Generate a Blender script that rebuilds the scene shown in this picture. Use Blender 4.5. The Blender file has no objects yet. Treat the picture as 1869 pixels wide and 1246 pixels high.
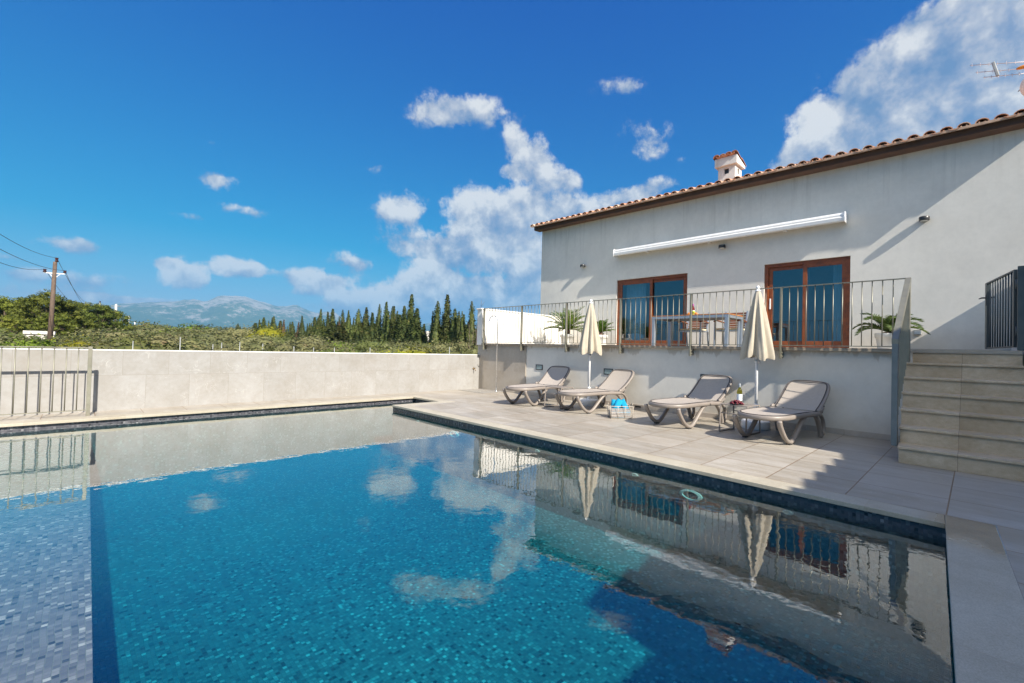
import bpy, bmesh, math, random
from mathutils import Vector, Matrix, Euler
D = bpy.data
SC = bpy.context.scene
COL = SC.collection
PI = math.pi
rad = math.radians
random.seed(7)

# ------------------------------------------------------------------ helpers
class MB:
    """collects geometry; build() links it as one mesh object"""
    def __init__(s):
        s.v = []; s.f = []; s.m = []; s.sm = []
    def add(s, vs, fs, mi=0, smooth=False):
        n = len(s.v)
        s.v += [tuple(v) for v in vs]
        for f in fs:
            s.f.append([n + i for i in f]); s.m.append(mi); s.sm.append(smooth)
        return s
    def box(s, x0, x1, y0, y1, z0, z1, mi=0):
        v = [(x0,y0,z0),(x1,y0,z0),(x1,y1,z0),(x0,y1,z0),(x0,y0,z1),(x1,y0,z1),(x1,y1,z1),(x0,y1,z1)]
        return s.add(v, [(0,3,2,1),(4,5,6,7),(0,1,5,4),(1,2,6,5),(2,3,7,6),(3,0,4,7)], mi)
    def bar(s, p, q, w, h, side=None, mi=0):
        p = Vector(p); q = Vector(q); d = (q - p).normalized()
        if side is None:
            side = d.cross(Vector((0,0,1)))
            if side.length < 1e-4: side = Vector((1,0,0))
        side = Vector(side).normalized(); up = side.cross(d).normalized()
        a = side * w / 2; b = up * h / 2
        v = [p-a-b, p+a-b, p+a+b, p-a+b, q-a-b, q+a-b, q+a+b, q-a+b]
        return s.add(v, [(0,3,2,1),(4,5,6,7),(0,1,5,4),(1,2,6,5),(2,3,7,6),(3,0,4,7)], mi)
    def tube(s, pts, r, n=8, mi=0, smooth=True, closed=False):
        pts = [Vector(p) for p in pts]; N = len(pts)
        rs = r if isinstance(r, (list, tuple)) else [r] * N
        t0 = (pts[1] - pts[0]).normalized()
        ref = Vector((0,0,1)) if abs(t0.z) < .9 else Vector((1,0,0))
        nrm = t0.cross(ref).normalized(); rings = []
        for i, p in enumerate(pts):
            if closed: t = (pts[(i+1) % N] - pts[i-1]).normalized()
            else: t = (pts[min(i+1, N-1)] - pts[max(i-1, 0)]).normalized()
            nrm = (nrm - t * nrm.dot(t)).normalized(); b = t.cross(nrm)
            rings.append([p + (nrm * math.cos(2*PI*k/n) + b * math.sin(2*PI*k/n)) * rs[i] for k in range(n)])
        v = [x for rg in rings for x in rg]; f = []
        for i in range(N if closed else N - 1):
            j = (i + 1) % N
            for k in range(n):
                f.append((i*n+k, i*n+(k+1) % n, j*n+(k+1) % n, j*n+k))
        if not closed:
            f.append(tuple(range(n))[::-1]); f.append(tuple((N-1)*n + k for k in range(n)))
        return s.add(v, f, mi, smooth)
    def sweep(s, pts, side, w, h, mi=0, closed=False, smooth=True, ch=.3):
        """rounded-rectangle section swept along pts; side = constant direction of the width"""
        pts = [Vector(p) for p in pts]; N = len(pts); S0 = Vector(side).normalized()
        a, b = w/2, h/2; c = min(a, b) * ch * 2
        sec = [(-a+c,-b),(a-c,-b),(a,-b+c),(a,b-c),(a-c,b),(-a+c,b),(-a,b-c),(-a,-b+c)]
        v = []; f = []
        for i, p in enumerate(pts):
            if closed: t = (pts[(i+1) % N] - pts[i-1]).normalized()
            else: t = (pts[min(i+1, N-1)] - pts[max(i-1, 0)]).normalized()
            S = (S0 - t * S0.dot(t)).normalized(); U = S.cross(t).normalized()
            v += [p + S * x + U * y for x, y in sec]
        n = 8
        for i in range(N if closed else N - 1):
            j = (i + 1) % N
            for k in range(n): f.append((i*n+k, i*n+(k+1) % n, j*n+(k+1) % n, j*n+k))
        if not closed:
            f.append(tuple(range(n))[::-1]); f.append(tuple((N-1)*n + k for k in range(n)))
        return s.add(v, f, mi, smooth)
    def lathe(s, prof, n=24, c=(0,0,0), mi=0, smooth=True, fn=None, caps=False):
        v = []; f = []; c = Vector(c)
        for r, z in prof:
            for k in range(n):
                th = 2*PI*k/n
                rr, zz = (r, z) if fn is None else fn(r, z, th)
                v.append(c + Vector((rr*math.cos(th), rr*math.sin(th), zz)))
        for i in range(len(prof)-1):
            for k in range(n): f.append((i*n+k, i*n+(k+1) % n, (i+1)*n+(k+1) % n, (i+1)*n+k))
        if caps:
            f.append(tuple(range(n))[::-1]); f.append(tuple((len(prof)-1)*n+k for k in range(n)))
        return s.add(v, f, mi, smooth)
    def prism(s, poly, ext, mi=0):
        poly = [Vector(p) for p in poly]; e = Vector(ext); n = len(poly)
        v = poly + [p + e for p in poly]
        f = [tuple(range(n))[::-1], tuple(range(n, 2*n))] + [(i, (i+1) % n, n+(i+1) % n, n+i) for i in range(n)]
        return s.add(v, f, mi)
    def sphere(s, c, r, n=10, m=6, mi=0, sc=(1,1,1), smooth=True):
        c = Vector(c); v = []; f = []
        for i in range(1, m):
            ph = PI*i/m
            for k in range(n):
                th = 2*PI*k/n
                v.append(c + Vector((r*sc[0]*math.sin(ph)*math.cos(th), r*sc[1]*math.sin(ph)*math.sin(th), r*sc[2]*math.cos(ph))))
        v.append(c + Vector((0,0,r*sc[2]))); v.append(c - Vector((0,0,r*sc[2])))
        T = len(v)-2
        for i in range(m-2):
            for k in range(n): f.append((i*n+k, (i+1)*n+k, (i+1)*n+(k+1) % n, i*n+(k+1) % n))
        for k in range(n):
            f.append((T, k, (k+1) % n)); f.append((T+1, (m-2)*n+(k+1) % n, (m-2)*n+k))
        return s.add(v, f, mi, smooth)
    def build(s, name, mats, parent=None, bevel=0, world=True, recalc=True):
        me = D.meshes.new(name)
        off = Vector((0,0,0))
        if parent is not None and world:
            r = parent
            while r.parent: r = r.parent
            off = r.location
        me.from_pydata([tuple(Vector(v) - off) for v in s.v] if off.length else s.v, [], s.f)
        if not isinstance(mats, (list, tuple)): mats = [mats]
        for m in mats: me.materials.append(m)
        me.polygons.foreach_set('material_index', s.m)
        me.polygons.foreach_set('use_smooth', s.sm)
        if recalc:
            b = bmesh.new(); b.from_mesh(me); bmesh.ops.recalc_face_normals(b, faces=b.faces[:]); b.to_mesh(me); b.free()
        me.update()
        o = D.objects.new(name, me); COL.objects.link(o)
        if parent is not None: o.parent = parent
        if bevel:
            md = o.modifiers.new('bevel', 'BEVEL'); md.width = bevel; md.segments = 2; md.limit_method = 'ANGLE'; md.angle_limit = rad(40)
        return o

def tag(o, label=None, cat=None, group=None, kind=None):
    if label: o['label'] = label
    if cat: o['category'] = cat
    if group: o['group'] = group
    if kind: o['kind'] = kind
    return o
def thing(name, label, cat, loc=(0,0,0), rz=0, group=None):
    o = D.objects.new(name, None); COL.objects.link(o); o.empty_display_size = .1
    o.location = loc; o.rotation_euler = (0,0,rz)
    return tag(o, label, cat, group)
def copy_tree(o, parent=None):
    c = o.copy(); COL.objects.link(c)
    if parent is not None: c.parent = parent
    for ch in [x for x in o.children]: copy_tree(ch, c)
    return c

# ------------------------------------------------------------------ node helpers
class NT:
    def __init__(s, tree): s.t = tree; s.n = tree.nodes; s.l = tree.links
    def new(s, typ, **kw):
        n = s.n.new(typ)
        for k, v in kw.items():
            if hasattr(n, k) and not k.startswith('in_'): setattr(n, k, v)
        return n
    def put(s, n, key, val):
        if val is None: return
        sock = n.inputs[key]
        if isinstance(val, bpy.types.NodeSocket): s.l.new(val, sock)
        else: sock.default_value = val
    def math(s, op, a, b=None, c=None, clamp=False):
        n = s.new('ShaderNodeMath', operation=op); n.use_clamp = clamp
        s.put(n, 0, a)
        if b is not None: s.put(n, 1, b)
        if c is not None: s.put(n, 2, c)
        return n.outputs[0]
    def vm(s, op, a, b=None):
        n = s.new('ShaderNodeVectorMath', operation=op); s.put(n, 0, a)
        if b is not None: s.put(n, 1, b)
        return n.outputs[1] if op in ('DOT_PRODUCT', 'LENGTH', 'DISTANCE') else n.outputs[0]
    def mix(s, fac, a, b, mode='MIX'):
        n = s.new('ShaderNodeMix', data_type='RGBA', blend_type=mode)
        s.put(n, 0, fac); s.put(n, 6, a); s.put(n, 7, b); return n.outputs[2]
    def noise(s, vec, scale, detail=3, rough=.5, dist=0, col=False):
        n = s.new('ShaderNodeTexNoise'); s.put(n, 'Vector', vec); s.put(n, 'Scale', scale)
        s.put(n, 'Detail', detail); s.put(n, 'Roughness', rough); s.put(n, 'Distortion', dist)
        return n.outputs['Color' if col else 'Fac']
    def ramp(s, fac, stops, interp='LINEAR'):
        n = s.new('ShaderNodeValToRGB'); n.color_ramp.interpolation = interp; e = n.color_ramp.elements
        while len(e) < len(stops): e.new(.5)
        for i, (p, c) in enumerate(stops): e[i].position = p; e[i].color = c4(c)
        s.put(n, 0, fac); return n.outputs[0]
    def maprange(s, v, a, b, c=0, d=1, smooth=False):
        n = s.new('ShaderNodeMapRange'); n.interpolation_type = 'SMOOTHSTEP' if smooth else 'LINEAR'
        for k, x in zip(range(5), (v, a, b, c, d)): s.put(n, k, x)
        return n.outputs[0]
    def sep(s, v):
        n = s.new('ShaderNodeSeparateXYZ'); s.put(n, 0, v); return n.outputs
    def comb(s, x, y, z):
        n = s.new('ShaderNodeCombineXYZ'); s.put(n, 0, x); s.put(n, 1, y); s.put(n, 2, z); return n.outputs[0]
    def bump(s, h, strength, dist=.01):
        n = s.new('ShaderNodeBump'); s.put(n, 'Height', h); s.put(n, 'Strength', strength); s.put(n, 'Distance', dist); return n.outputs[0]
    def pos(s): return s.new('ShaderNodeNewGeometry').outputs['Position']
    def obj(s): return s.new('ShaderNodeTexCoord').outputs['Object']
def c4(c): return tuple(c) if len(c) == 4 else (c[0], c[1], c[2], 1)

def newmat(name):
    m = D.materials.new(name); m.use_nodes = True; t = NT(m.node_tree)
    b = t.n['Principled BSDF']
    return m, t, b
def simple(name, col, rough=.5, metal=0, var=.12, scale=8, bump=0, bscale=60, spec=.5, world=False, coat=0):
    m, t, b = newmat(name)
    P = t.pos() if world else t.obj()
    f = t.noise(P, scale, 4, .6)
    k = t.maprange(f, .3, .7, 1 - var, 1 + var)
    cc = t.vm('SCALE', c4(col)[:3]); cc.node.inputs[3].default_value = 1
    t.put(cc.node, 3, k)
    t.put(b, 'Base Color', cc); t.put(b, 'Roughness', t.maprange(f, .3, .7, max(.03, rough - .06), min(1, rough + .06)))
    t.put(b, 'Metallic', metal); t.put(b, 'Specular IOR Level', spec)
    if coat: t.put(b, 'Coat Weight', coat)
    if bump: t.put(b, 'Normal', t.bump(t.noise(P, bscale, 3, .6), bump, .005))
    return m

M = {}
def plaster(name, col, stains=False, low=False):
    m, t, b = newmat(name); P = t.pos()
    big = t.noise(P, .55, 5, .6); mid = t.noise(P, 2.3, 5, .62)
    f = t.math('ADD', t.math('ADD', t.math('MULTIPLY', big, .45), t.math('MULTIPLY', mid, .3)), t.math('MULTIPLY', t.noise(P, 9, 4, .7), .25))
    c = t.mix(t.maprange(f, .36, .66), [x*.88 for x in col]+[1], [min(1, x*1.08) for x in col]+[1])
    X, Y, Z = t.sep(P)[:3]
    if stains:
        n1 = t.noise(t.comb(0, t.math('MULTIPLY', Y, 1.0), 0), 1.9, 4, .65)
        n2 = t.noise(t.comb(0, Y, t.math('MULTIPLY', Z, .12)), 6.5, 3, .6)
        edge = t.math('SUBTRACT', 1.30, t.math('MULTIPLY', t.maprange(n1, .42, .72), .32))
        edge = t.math('SUBTRACT', edge, t.math('MULTIPLY', t.maprange(n2, .6, .72), .25))
        s = t.maprange(t.math('SUBTRACT', Z, edge), -.01, .03)
        c = t.mix(t.math('MULTIPLY', s, .42), c, (.36,.29,.20,1))
        # damp, dusty band along the foot of the wall
        lo = t.maprange(t.math('ADD', Z, t.math('MULTIPLY', mid, .35)), .55, .2)
        c = t.mix(t.math('MULTIPLY', lo, .35), c, (.40,.32,.22,1))
    if low:
        lo = t.maprange(t.math('ADD', Z, t.math('MULTIPLY', mid, .4)), 1.95, 1.45)
        c = t.mix(t.math('MULTIPLY', lo, .3), c, (.45,.35,.25,1))
    sk = t.maprange(t.noise(t.comb(0, Y, t.math('MULTIPLY', Z, .05)), 7, 4, .65), .52, .70)
    sk = t.math('MULTIPLY', sk, t.maprange(t.math('ADD', Z, t.math('MULTIPLY', t.noise(t.comb(0, Y, 0), 5, 3), 1.6)), 5.0, 6.4))
    c = t.mix(t.math('MULTIPLY', sk, .42), c, (.36,.33,.28,1))
    t.put(b, 'Base Color', c); t.put(b, 'Roughness', .9); t.put(b, 'Specular IOR Level', .2)
    t.put(b, 'Normal', t.bump(t.math('ADD', t.noise(P, 90, 3, .6), t.noise(P, 7, 3, .5)), .25, .004))
    return m
def stone_tiles(name, col, axes, size, shift=(0,0), half=False, grout=(.5,.42,.33), gw=.003, rough=.42, veins=True, stretch=None, wet=False, alt=.05, con=1.0, grain=0):
    """tile grid on two world axes with random tint per tile, marble veins and joints"""
    m, t, b = newmat(name); P = t.pos(); xyz = t.sep(P)
    u = t.math('DIVIDE', t.math('SUBTRACT', xyz[axes[0]], shift[0]), size[0])
    v = t.math('DIVIDE', t.math('SUBTRACT', xyz[axes[1]], shift[1]), size[1])
    if half: u = t.math('ADD', u, t.math('MULTIPLY', t.math('MODULO', t.math('FLOOR', v), 2), .5))
    fu = t.math('FRACT', u); fv = t.math('FRACT', v)
    du = t.math('MULTIPLY', t.math('MINIMUM', fu, t.math('SUBTRACT', 1, fu)), size[0])
    dv = t.math('MULTIPLY', t.math('MINIMUM', fv, t.math('SUBTRACT', 1, fv)), size[1])
    g = t.maprange(t.math('MINIMUM', du, dv), gw*.5, gw*1.3, 1, 0)
    wn = t.new('ShaderNodeTexWhiteNoise'); wn.noise_dimensions = '2D'
    cell = t.comb(t.math('FLOOR', u), t.math('FLOOR', v), 0); t.put(wn, 'Vector', cell)
    r = wn.outputs['Value']
    Pn = t.vm('ADD', P, t.vm('SCALE', wn.outputs['Color']))
    Pn.node.inputs[1].links[0].from_node.inputs[3].default_value = 7.0
    if stretch: 
        mp = t.new('ShaderNodeMapping'); t.put(mp, 'Vector', Pn); mp.inputs['Scale'].default_value = stretch; Ps = mp.outputs[0]
    else: Ps = Pn
    cl = t.noise(Ps, 2.2, 6, .62, .4); fine = t.noise(Ps, 16, 4, .6)
    tone = t.math('ADD', t.math('MULTIPLY', cl, .65), t.math('MULTIPLY', fine, .35))
    c = t.mix(t.maprange(tone, .35, .65), [col[0]*(1-.14*con), col[1]*(1-.17*con), col[2]*(1-.22*con), 1], [min(1, x*(1+.07*con)) for x in col]+[1])
    if grain:
        gn = t.vm('SCALE', c); t.put(gn.node, 3, t.maprange(t.noise(P, 150, 2, .7), .3, .7, 1-grain, 1+grain)); c = gn
    c = t.mix(t.maprange(t.noise(Ps, .9, 3, .6), .5, .75, 0, min(.6, .35*con)), c, [col[0]*.80, col[1]*.72, col[2]*.62, 1])
    k = t.maprange(r, 0, 1, 1-alt, 1+alt)
    sc = t.vm('SCALE', c); t.put(sc.node, 3, k); c = sc
    if veins:
        w = t.noise(Pn, 3.1, 5, .55, 1.2); e = t.math('ABSOLUTE', t.math('SUBTRACT', w, .5))
        vv = t.maprange(e, 0, .006, 1, 0); gate = t.maprange(t.noise(Pn, 1.7, 2), .48, .62)
        c = t.mix(t.math('MULTIPLY', t.math('MULTIPLY', vv, gate), .22), c, (.9,.88,.84,1))
    c = t.mix(g, c, c4(grout))
    rg = t.maprange(tone, .3, .7, rough-.08, rough+.1)
    if wet:
        # water film near the pool corner
        X, Y = xyz[0], xyz[1]
        d = t.math('ADD', t.math('MULTIPLY', t.math('SUBTRACT', X, 4.0), 1.0), t.math('MULTIPLY', t.noise(P, 5, 4, .6), .5))
        wm = t.maprange(d, .05, .50); wm = t.math('MULTIPLY', wm, t.maprange(Y, .30, .14))
        wm = t.math('MULTIPLY', wm, t.maprange(X, 4.70, 4.685))
        c = t.mix(wm, c, t.mix(.55, c, (.27,.195,.115,1)))
        rg = t.math('MULTIPLY', rg, t.maprange(wm, 0, 1, 1, .10))
    t.put(b, 'Base Color', c); t.put(b, 'Roughness', rg); t.put(b, 'Specular IOR Level', .4)
    h = t.math('SUBTRACT', t.math('MULTIPLY', fine, .25), g)
    bs = t.bump(h, .35, .003)
    if wet:
        t.put(bs.node, 'Strength', t.maprange(wm, 0, 1, .35, .03))
    t.put(b, 'Normal', bs)
    return m
def mosaic(name, gain, tint=(1,1,1), grout=(.10,.095,.10,1)):
    p = .025
    m, t, b = newmat(name); P = t.pos()
    G = t.new('ShaderNodeNewGeometry'); N = t.vm('ABSOLUTE', G.outputs['True Normal'])
    # tile pattern wobbled to imitate refraction through the ripples
    wob = t.vm('SUBTRACT', t.noise(P, 6, 2, .5, 0, True), (.5,.5,.5)); ws = t.vm('SCALE', wob); ws.node.inputs[3].default_value = .022
    Q = t.vm('ADD', P, ws)
    q = t.vm('SCALE', t.vm('ADD', Q, (.011,.013,.0085))); q.node.inputs[3].default_value = 1/p
    cell = t.vm('FLOOR', q); fr = t.sep(t.vm('FRACTION', q)); nn = t.sep(N)
    g = None
    for i in range(3):
        e = t.math('MINIMUM', fr[i], t.math('SUBTRACT', 1, fr[i]))
        k = t.math('MULTIPLY', t.maprange(e, .04, .10, 1, 0), t.math('SUBTRACT', 1, nn[i]))
        g = k if g is None else t.math('MAXIMUM', g, k)
    keep = t.vm('MULTIPLY', cell, t.vm('SUBTRACT', (1,1,1), t.vm('ROUND' if False else 'FLOOR', t.vm('ADD', N, (.5,.5,.5)))))
    wn = t.new('ShaderNodeTexWhiteNoise'); wn.noise_dimensions = '3D'; t.put(wn, 'Vector', keep)
    r = wn.outputs['Value']
    c = t.ramp(r, [(0,(.05,.052,.062)),(.04,(.08,.084,.10)),(.12,(.15,.152,.18)),(.5,(.205,.205,.235)),(.86,(.265,.265,.30)),(.96,(.37,.37,.40)),(1,(.60,.60,.63))])
    big = t.noise(P, .8, 3, .5)
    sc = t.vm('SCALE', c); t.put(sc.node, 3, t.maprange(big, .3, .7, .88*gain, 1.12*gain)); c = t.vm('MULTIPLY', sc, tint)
    c = t.mix(t.math('MULTIPLY', g, .8), c, grout)
    t.put(b, 'Base Color', c); t.put(b, 'Roughness', t.maprange(wn.outputs['Value'], 0, 1, .12, .3)); 
    t.put(b, 'Normal', t.bump(t.math('SUBTRACT', 1, g), .4, .002))
    return m
def glassy(name, tint, refl=1.0, rough=.0, ior=1.5):
    m, t, b = newmat(name); t.n.remove(b)
    tr = t.new('ShaderNodeBsdfTransparent'); tr.inputs[0].default_value = c4(tint)
    gl = t.new('ShaderNodeBsdfGlossy'); gl.inputs['Roughness'].default_value = rough; gl.inputs[0].default_value = (refl,refl,refl,1)
    ge = t.new('ShaderNodeNewGeometry'); f0 = ((ior-1)/(ior+1))**2
    cs_ = t.math('ABSOLUTE', t.vm('DOT_PRODUCT', ge.outputs['Incoming'], ge.outputs['Normal']))
    fr = t.math('MULTIPLY_ADD', t.math('POWER', t.math('SUBTRACT', 1, cs_, None, True), 4.5), 1-f0, f0)
    mx = t.new('ShaderNodeMixShader'); t.l.new(fr, mx.inputs[0]); t.l.new(tr.outputs[0], mx.inputs[1]); t.l.new(gl.outputs[0], mx.inputs[2])
    t.l.new(mx.outputs[0], t.n['Material Output'].inputs[0])
    return m
def foliage(name, a, bb, dry=None, scale=1.6, tl=.25):
    m, t, b = newmat(name)
    oi = t.new('ShaderNodeObjectInfo').outputs['Random']
    P = t.obj()
    f = t.noise(t.vm('ADD', P, t.comb(t.math('MULTIPLY', oi, 40), 0, 0)), scale, 3, .6)
    c = t.mix(t.maprange(f, .32, .68), c4(a), c4(bb))
    if dry: c = t.mix(t.maprange(t.noise(P, scale*2.6, 2, .5), .62, .74), c, c4(dry))
    hs = t.new('ShaderNodeHueSaturation'); t.put(hs, 'Color', c)
    t.put(hs, 'Hue', t.maprange(oi, 0, 1, .485, .512)); t.put(hs, 'Value', t.maprange(t.math('FRACT', t.math('MULTIPLY', oi, 7.3)), 0, 1, .8, 1.25))
    c = hs.outputs[0]
    t.put(b, 'Base Color', c); t.put(b, 'Roughness', .6); t.put(b, 'Specular IOR Level', .25)
    ts = t.new('ShaderNodeBsdfTranslucent'); t.put(ts, 0, c)
    mx = t.new('ShaderNodeMixShader'); mx.inputs[0].default_value = tl
    t.l.new(b.outputs[0], mx.inputs[1]); t.l.new(ts.outputs[0], mx.inputs[2]); t.l.new(mx.outputs[0], t.n['Material Output'].inputs[0])
    return m

M['house'] = plaster('house_plaster', (.75,.72,.655), low=True)
M['terr'] = plaster('terrace_plaster', (.73,.70,.635), stains=True)
M['white'] = plaster('white_plaster', (.80,.78,.74))
M['chim'] = plaster('chimney_plaster', (.72,.705,.66))
M['deck'] = stone_tiles('deck_stone', (.395,.366,.322), (0,1), (.56,.612), (5.25,.15), grout=(.20,.13,.075), gw=.005, alt=.09, con=1.7, stretch=(2.6,.55,1))
M['wallstone'] = stone_tiles('wall_stone', (.327,.322,.312), (0,2), (.602,.60), (1.43,-.04), half=True, grout=(.255,.235,.205), gw=.0025, rough=.55, alt=.03)
M['clad'] = stone_tiles('cladding_stone', (.40,.36,.31), (1,2), (.80,.60), (8.05,-.04), half=True, grout=(.4,.33,.27), gw=.003, rough=.5)
M['slab'] = stone_tiles('terrace_stone', (.40,.36,.30), (0,1), (.6,.6), (8.2,.1), grout=(.4,.33,.25))
M['step'] = stone_tiles('step_stone', (.57,.465,.335), (1,0), (1.18,40), (.13,-10), grout=(.34,.25,.17), gw=.003, rough=.6, veins=False, stretch=(1,1,1.6), con=2.0, grain=.10)
M['skirt'] = stone_tiles('skirting_stone', (.46,.41,.36), (1,2), (.61,2), (.15,-1), grout=(.3,.25,.2))
M['coping'] = stone_tiles('coping_limestone', (.45,.415,.335), (1,0), (1.04,1.03), (.598,.54), grout=(.42,.36,.27), gw=.0025, rough=.6, veins=False, wet=True, grain=.16)
M['mosaic'] = mosaic('pool_mosaic_lit', .60)  # waterline tile lightened in colour to stand in for caustic and refraction brightening
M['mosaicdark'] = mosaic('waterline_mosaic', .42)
M['mosaicbench'] = mosaic('bench_mosaic_lit', .80, (1.50,.93,.84), (.24,.16,.13,1))  # same tile, colour brightened for caustics and warmed against the water's blue
M['grate'] = simple('shower_pebble', (.30,.28,.25), .6, var=.5, scale=45, bump=.6, bscale=60, world=True)
M['wood'] = simple('door_wood', (.225,.062,.018), .42, var=.3, scale=9, bump=.1, bscale=40, world=True)
M['teak'] = simple('teak', (.42,.17,.055), .5, var=.3, scale=14, world=True)
M['brownwood'] = simple('chair_slats', (.20,.075,.035), .5, var=.25, scale=14)
M['fascia'] = simple('fascia_steel', (.075,.045,.032), .55, var=.25, scale=6, bump=.1, world=True)
M['fascialip'] = simple('fascia_lip', (.15,.075,.045), .6, var=.3, scale=5, world=True)
M['mortar'] = simple('eave_mortar', (.50,.34,.24), .9, var=.2, scale=10, bump=.3, world=True)
M['rail'] = simple('rail_paint', (.235,.225,.175), .42, .35, var=.1, scale=9)
M['darkmetal'] = simple('gate_paint', (.085,.098,.098), .42, .3, var=.12, scale=9)
M['railshade'] = simple('rail_paint_shaded', (.17,.19,.19), .42, .3, var=.1, scale=9)  # rail paint darkened and blued: the front post's shade put into the colour
M['alu'] = simple('aluminium', (.34,.39,.45), .35, .5, var=.06)
M['chrome'] = simple('chrome', (.75,.76,.77), .15, 1, var=.05)
M['brass'] = simple('brass', (.40,.27,.14), .3, 1, var=.15)
M['whitemetal'] = simple('white_enamel', (.82,.82,.81), .3, var=.03)
M['plastic'] = simple('taupe_resin', (.25,.215,.187), .42, var=.06, scale=5, bump=.05, bscale=200)
M['sling'] = simple('sling_fabric', (.40,.352,.305), .75, var=.05, scale=25, bump=.25, bscale=420)
M['piping'] = simple('dark_piping', (.06,.052,.05), .5)
M['rubber'] = simple('black_rubber', (.025,.025,.027), .55)
M['black'] = simple('black_metal', (.035,.035,.036), .4)
M['diffuser'] = simple('opal_diffuser', (.7,.7,.66), .4)
M['canvas'] = simple('parasol_canvas', (.45,.40,.315), .8, var=.07, scale=12, bump=.2, bscale=300)
M['turq'] = simple('turquoise_terry', (.0,.27,.46), .9, var=.16, scale=30, bump=.6, bscale=260)
M['pot'] = simple('white_pot', (.80,.79,.75), .4, var=.04)
M['bark'] = simple('bark', (.13,.095,.065), .85, var=.35, scale=18, bump=.6, bscale=30)
M['palmtrunk'] = simple('cycad_trunk', (.13,.07,.04), .9, var=.4, scale=40, bump=.8, bscale=60)
M['pole'] = simple('creosote_pole', (.115,.078,.055), .8, var=.3, scale=6, bump=.3, bscale=30)
M['greypole'] = simple('galvanised_pole', (.36,.37,.36), .5, .3, var=.15)
M['concrete'] = simple('pale_concrete', (.58,.55,.50), .85, var=.2, scale=3, bump=.2)
M['insul'] = simple('insulator', (.05,.02,.017), .3)
M['curtain'] = simple('curtain_cloth', (.62,.68,.70), .85, var=.06)
M['interior'] = simple('interior_paint', (.45,.45,.45), .9, var=.05, world=True)
M['glass'] = glassy('door_glass', (.42,.60,.70), 1.0, .0, 2.3)
M['clear'] = glassy('clear_glass', (.96,.97,.97), 1.0, .0, 1.4)
M['wine'] = glassy('white_wine_glass', (.62,.60,.12), 1.0, .02, 1.5)
M['rose'] = glassy('rose_wine_glass', (.78,.22,.17), 1.0, .02, 1.5)
M['lightglass'] = simple('frosted_glass', (.24,.33,.34), .15, var=.1)
M['foil'] = simple('grey_foil', (.35,.38,.40), .35, .4)
M['magenta'] = simple('magenta_foil', (.35,.05,.25), .35)
M['grape'] = simple('red_grape', (.16,.018,.03), .28, var=.4, scale=30)
M['orange'] = simple('orange_peel', (.75,.24,.015), .45, var=.1, bump=.3, bscale=300)
M['lime'] = simple('lime_peel', (.42,.50,.04), .45, var=.15, bump=.3, bscale=300)
M['orangeplastic'] = simple('orange_plastic', (.75,.26,.02), .4)
M['redmetal'] = simple('antenna_rod', (.55,.47,.45), .4, .4)
M['dishwhite'] = simple('dish_white', (.75,.75,.76), .4)
M['cushion'] = simple('cushion_cloth', (.66,.58,.40), .8, var=.05, bump=.2, bscale=300)
M['lamp_rim'] = simple('pool_lamp_rim', (.46,.50,.48), .3)
# terracotta, tinted per tile
def terracotta():
    m, t, b = newmat('terracotta'); P = t.pos(); xyz = t.sep(P)
    cell = t.comb(t.math('FLOOR', t.math('DIVIDE', xyz[1], .1175)), t.math('FLOOR', t.math('DIVIDE', xyz[0], .36)), 0)
    wn = t.new('ShaderNodeTexWhiteNoise'); wn.noise_dimensions = '2D'; t.put(wn, 'Vector', cell)
    c = t.ramp(wn.outputs['Value'], [(0,(.40,.18,.10)),(.4,(.56,.27,.16)),(.8,(.62,.36,.23)),(1,(.66,.46,.33))])
    n = t.noise(P, 9, 4, .6); c = t.mix(t.maprange(n, .5, .75, 0, .5), c, (.33,.24,.18,1))
    t.put(b, 'Base Color', c); t.put(b, 'Roughness', .85); t.put(b, 'Normal', t.bump(t.noise(P, 60, 3), .3, .004))
    return m
M['terracotta'] = terracotta()
def wallet_label(name, base, ink):
    """paper label with a printed block"""
    m, t, b = newmat(name); xyz = t.sep(t.obj())
    w = t.noise(t.comb(t.math('MULTIPLY', xyz[0], 30), t.math('MULTIPLY', xyz[1], 30), t.math('MULTIPLY', xyz[2], 90)), 2.2, 2)
    t.put(b, 'Base Color', t.mix(t.maprange(w, .56, .6, 0, .6), c4(base), c4(ink))); t.put(b, 'Roughness', .6)
    return m
M['label'] = wallet_label('paper_label', (.78,.82,.84), (.25,.34,.40))
def stripes():
    m, t, b = newmat('striped_cotton'); xyz = t.sep(t.obj())
    n = t.noise(t.comb(t.math('MULTIPLY', xyz[0], 3), t.math('MULTIPLY', xyz[1], 3), t.math('MULTIPLY', xyz[2], 60)), 1.0, 3, .6)
    c = t.ramp(n, [(.3,(.02,.26,.45)),(.42,(.28,.38,.45)),(.5,(.45,.42,.40)),(.6,(.33,.28,.26)),(.68,(.46,.44,.43)),(.72,(.03,.27,.45))])
    t.put(b, 'Base Color', c); t.put(b, 'Roughness', .9); return m
M['stripes'] = stripes()
M['wicker'] = simple('cream_wire', (.48,.42,.34), .6, var=.1)

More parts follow.
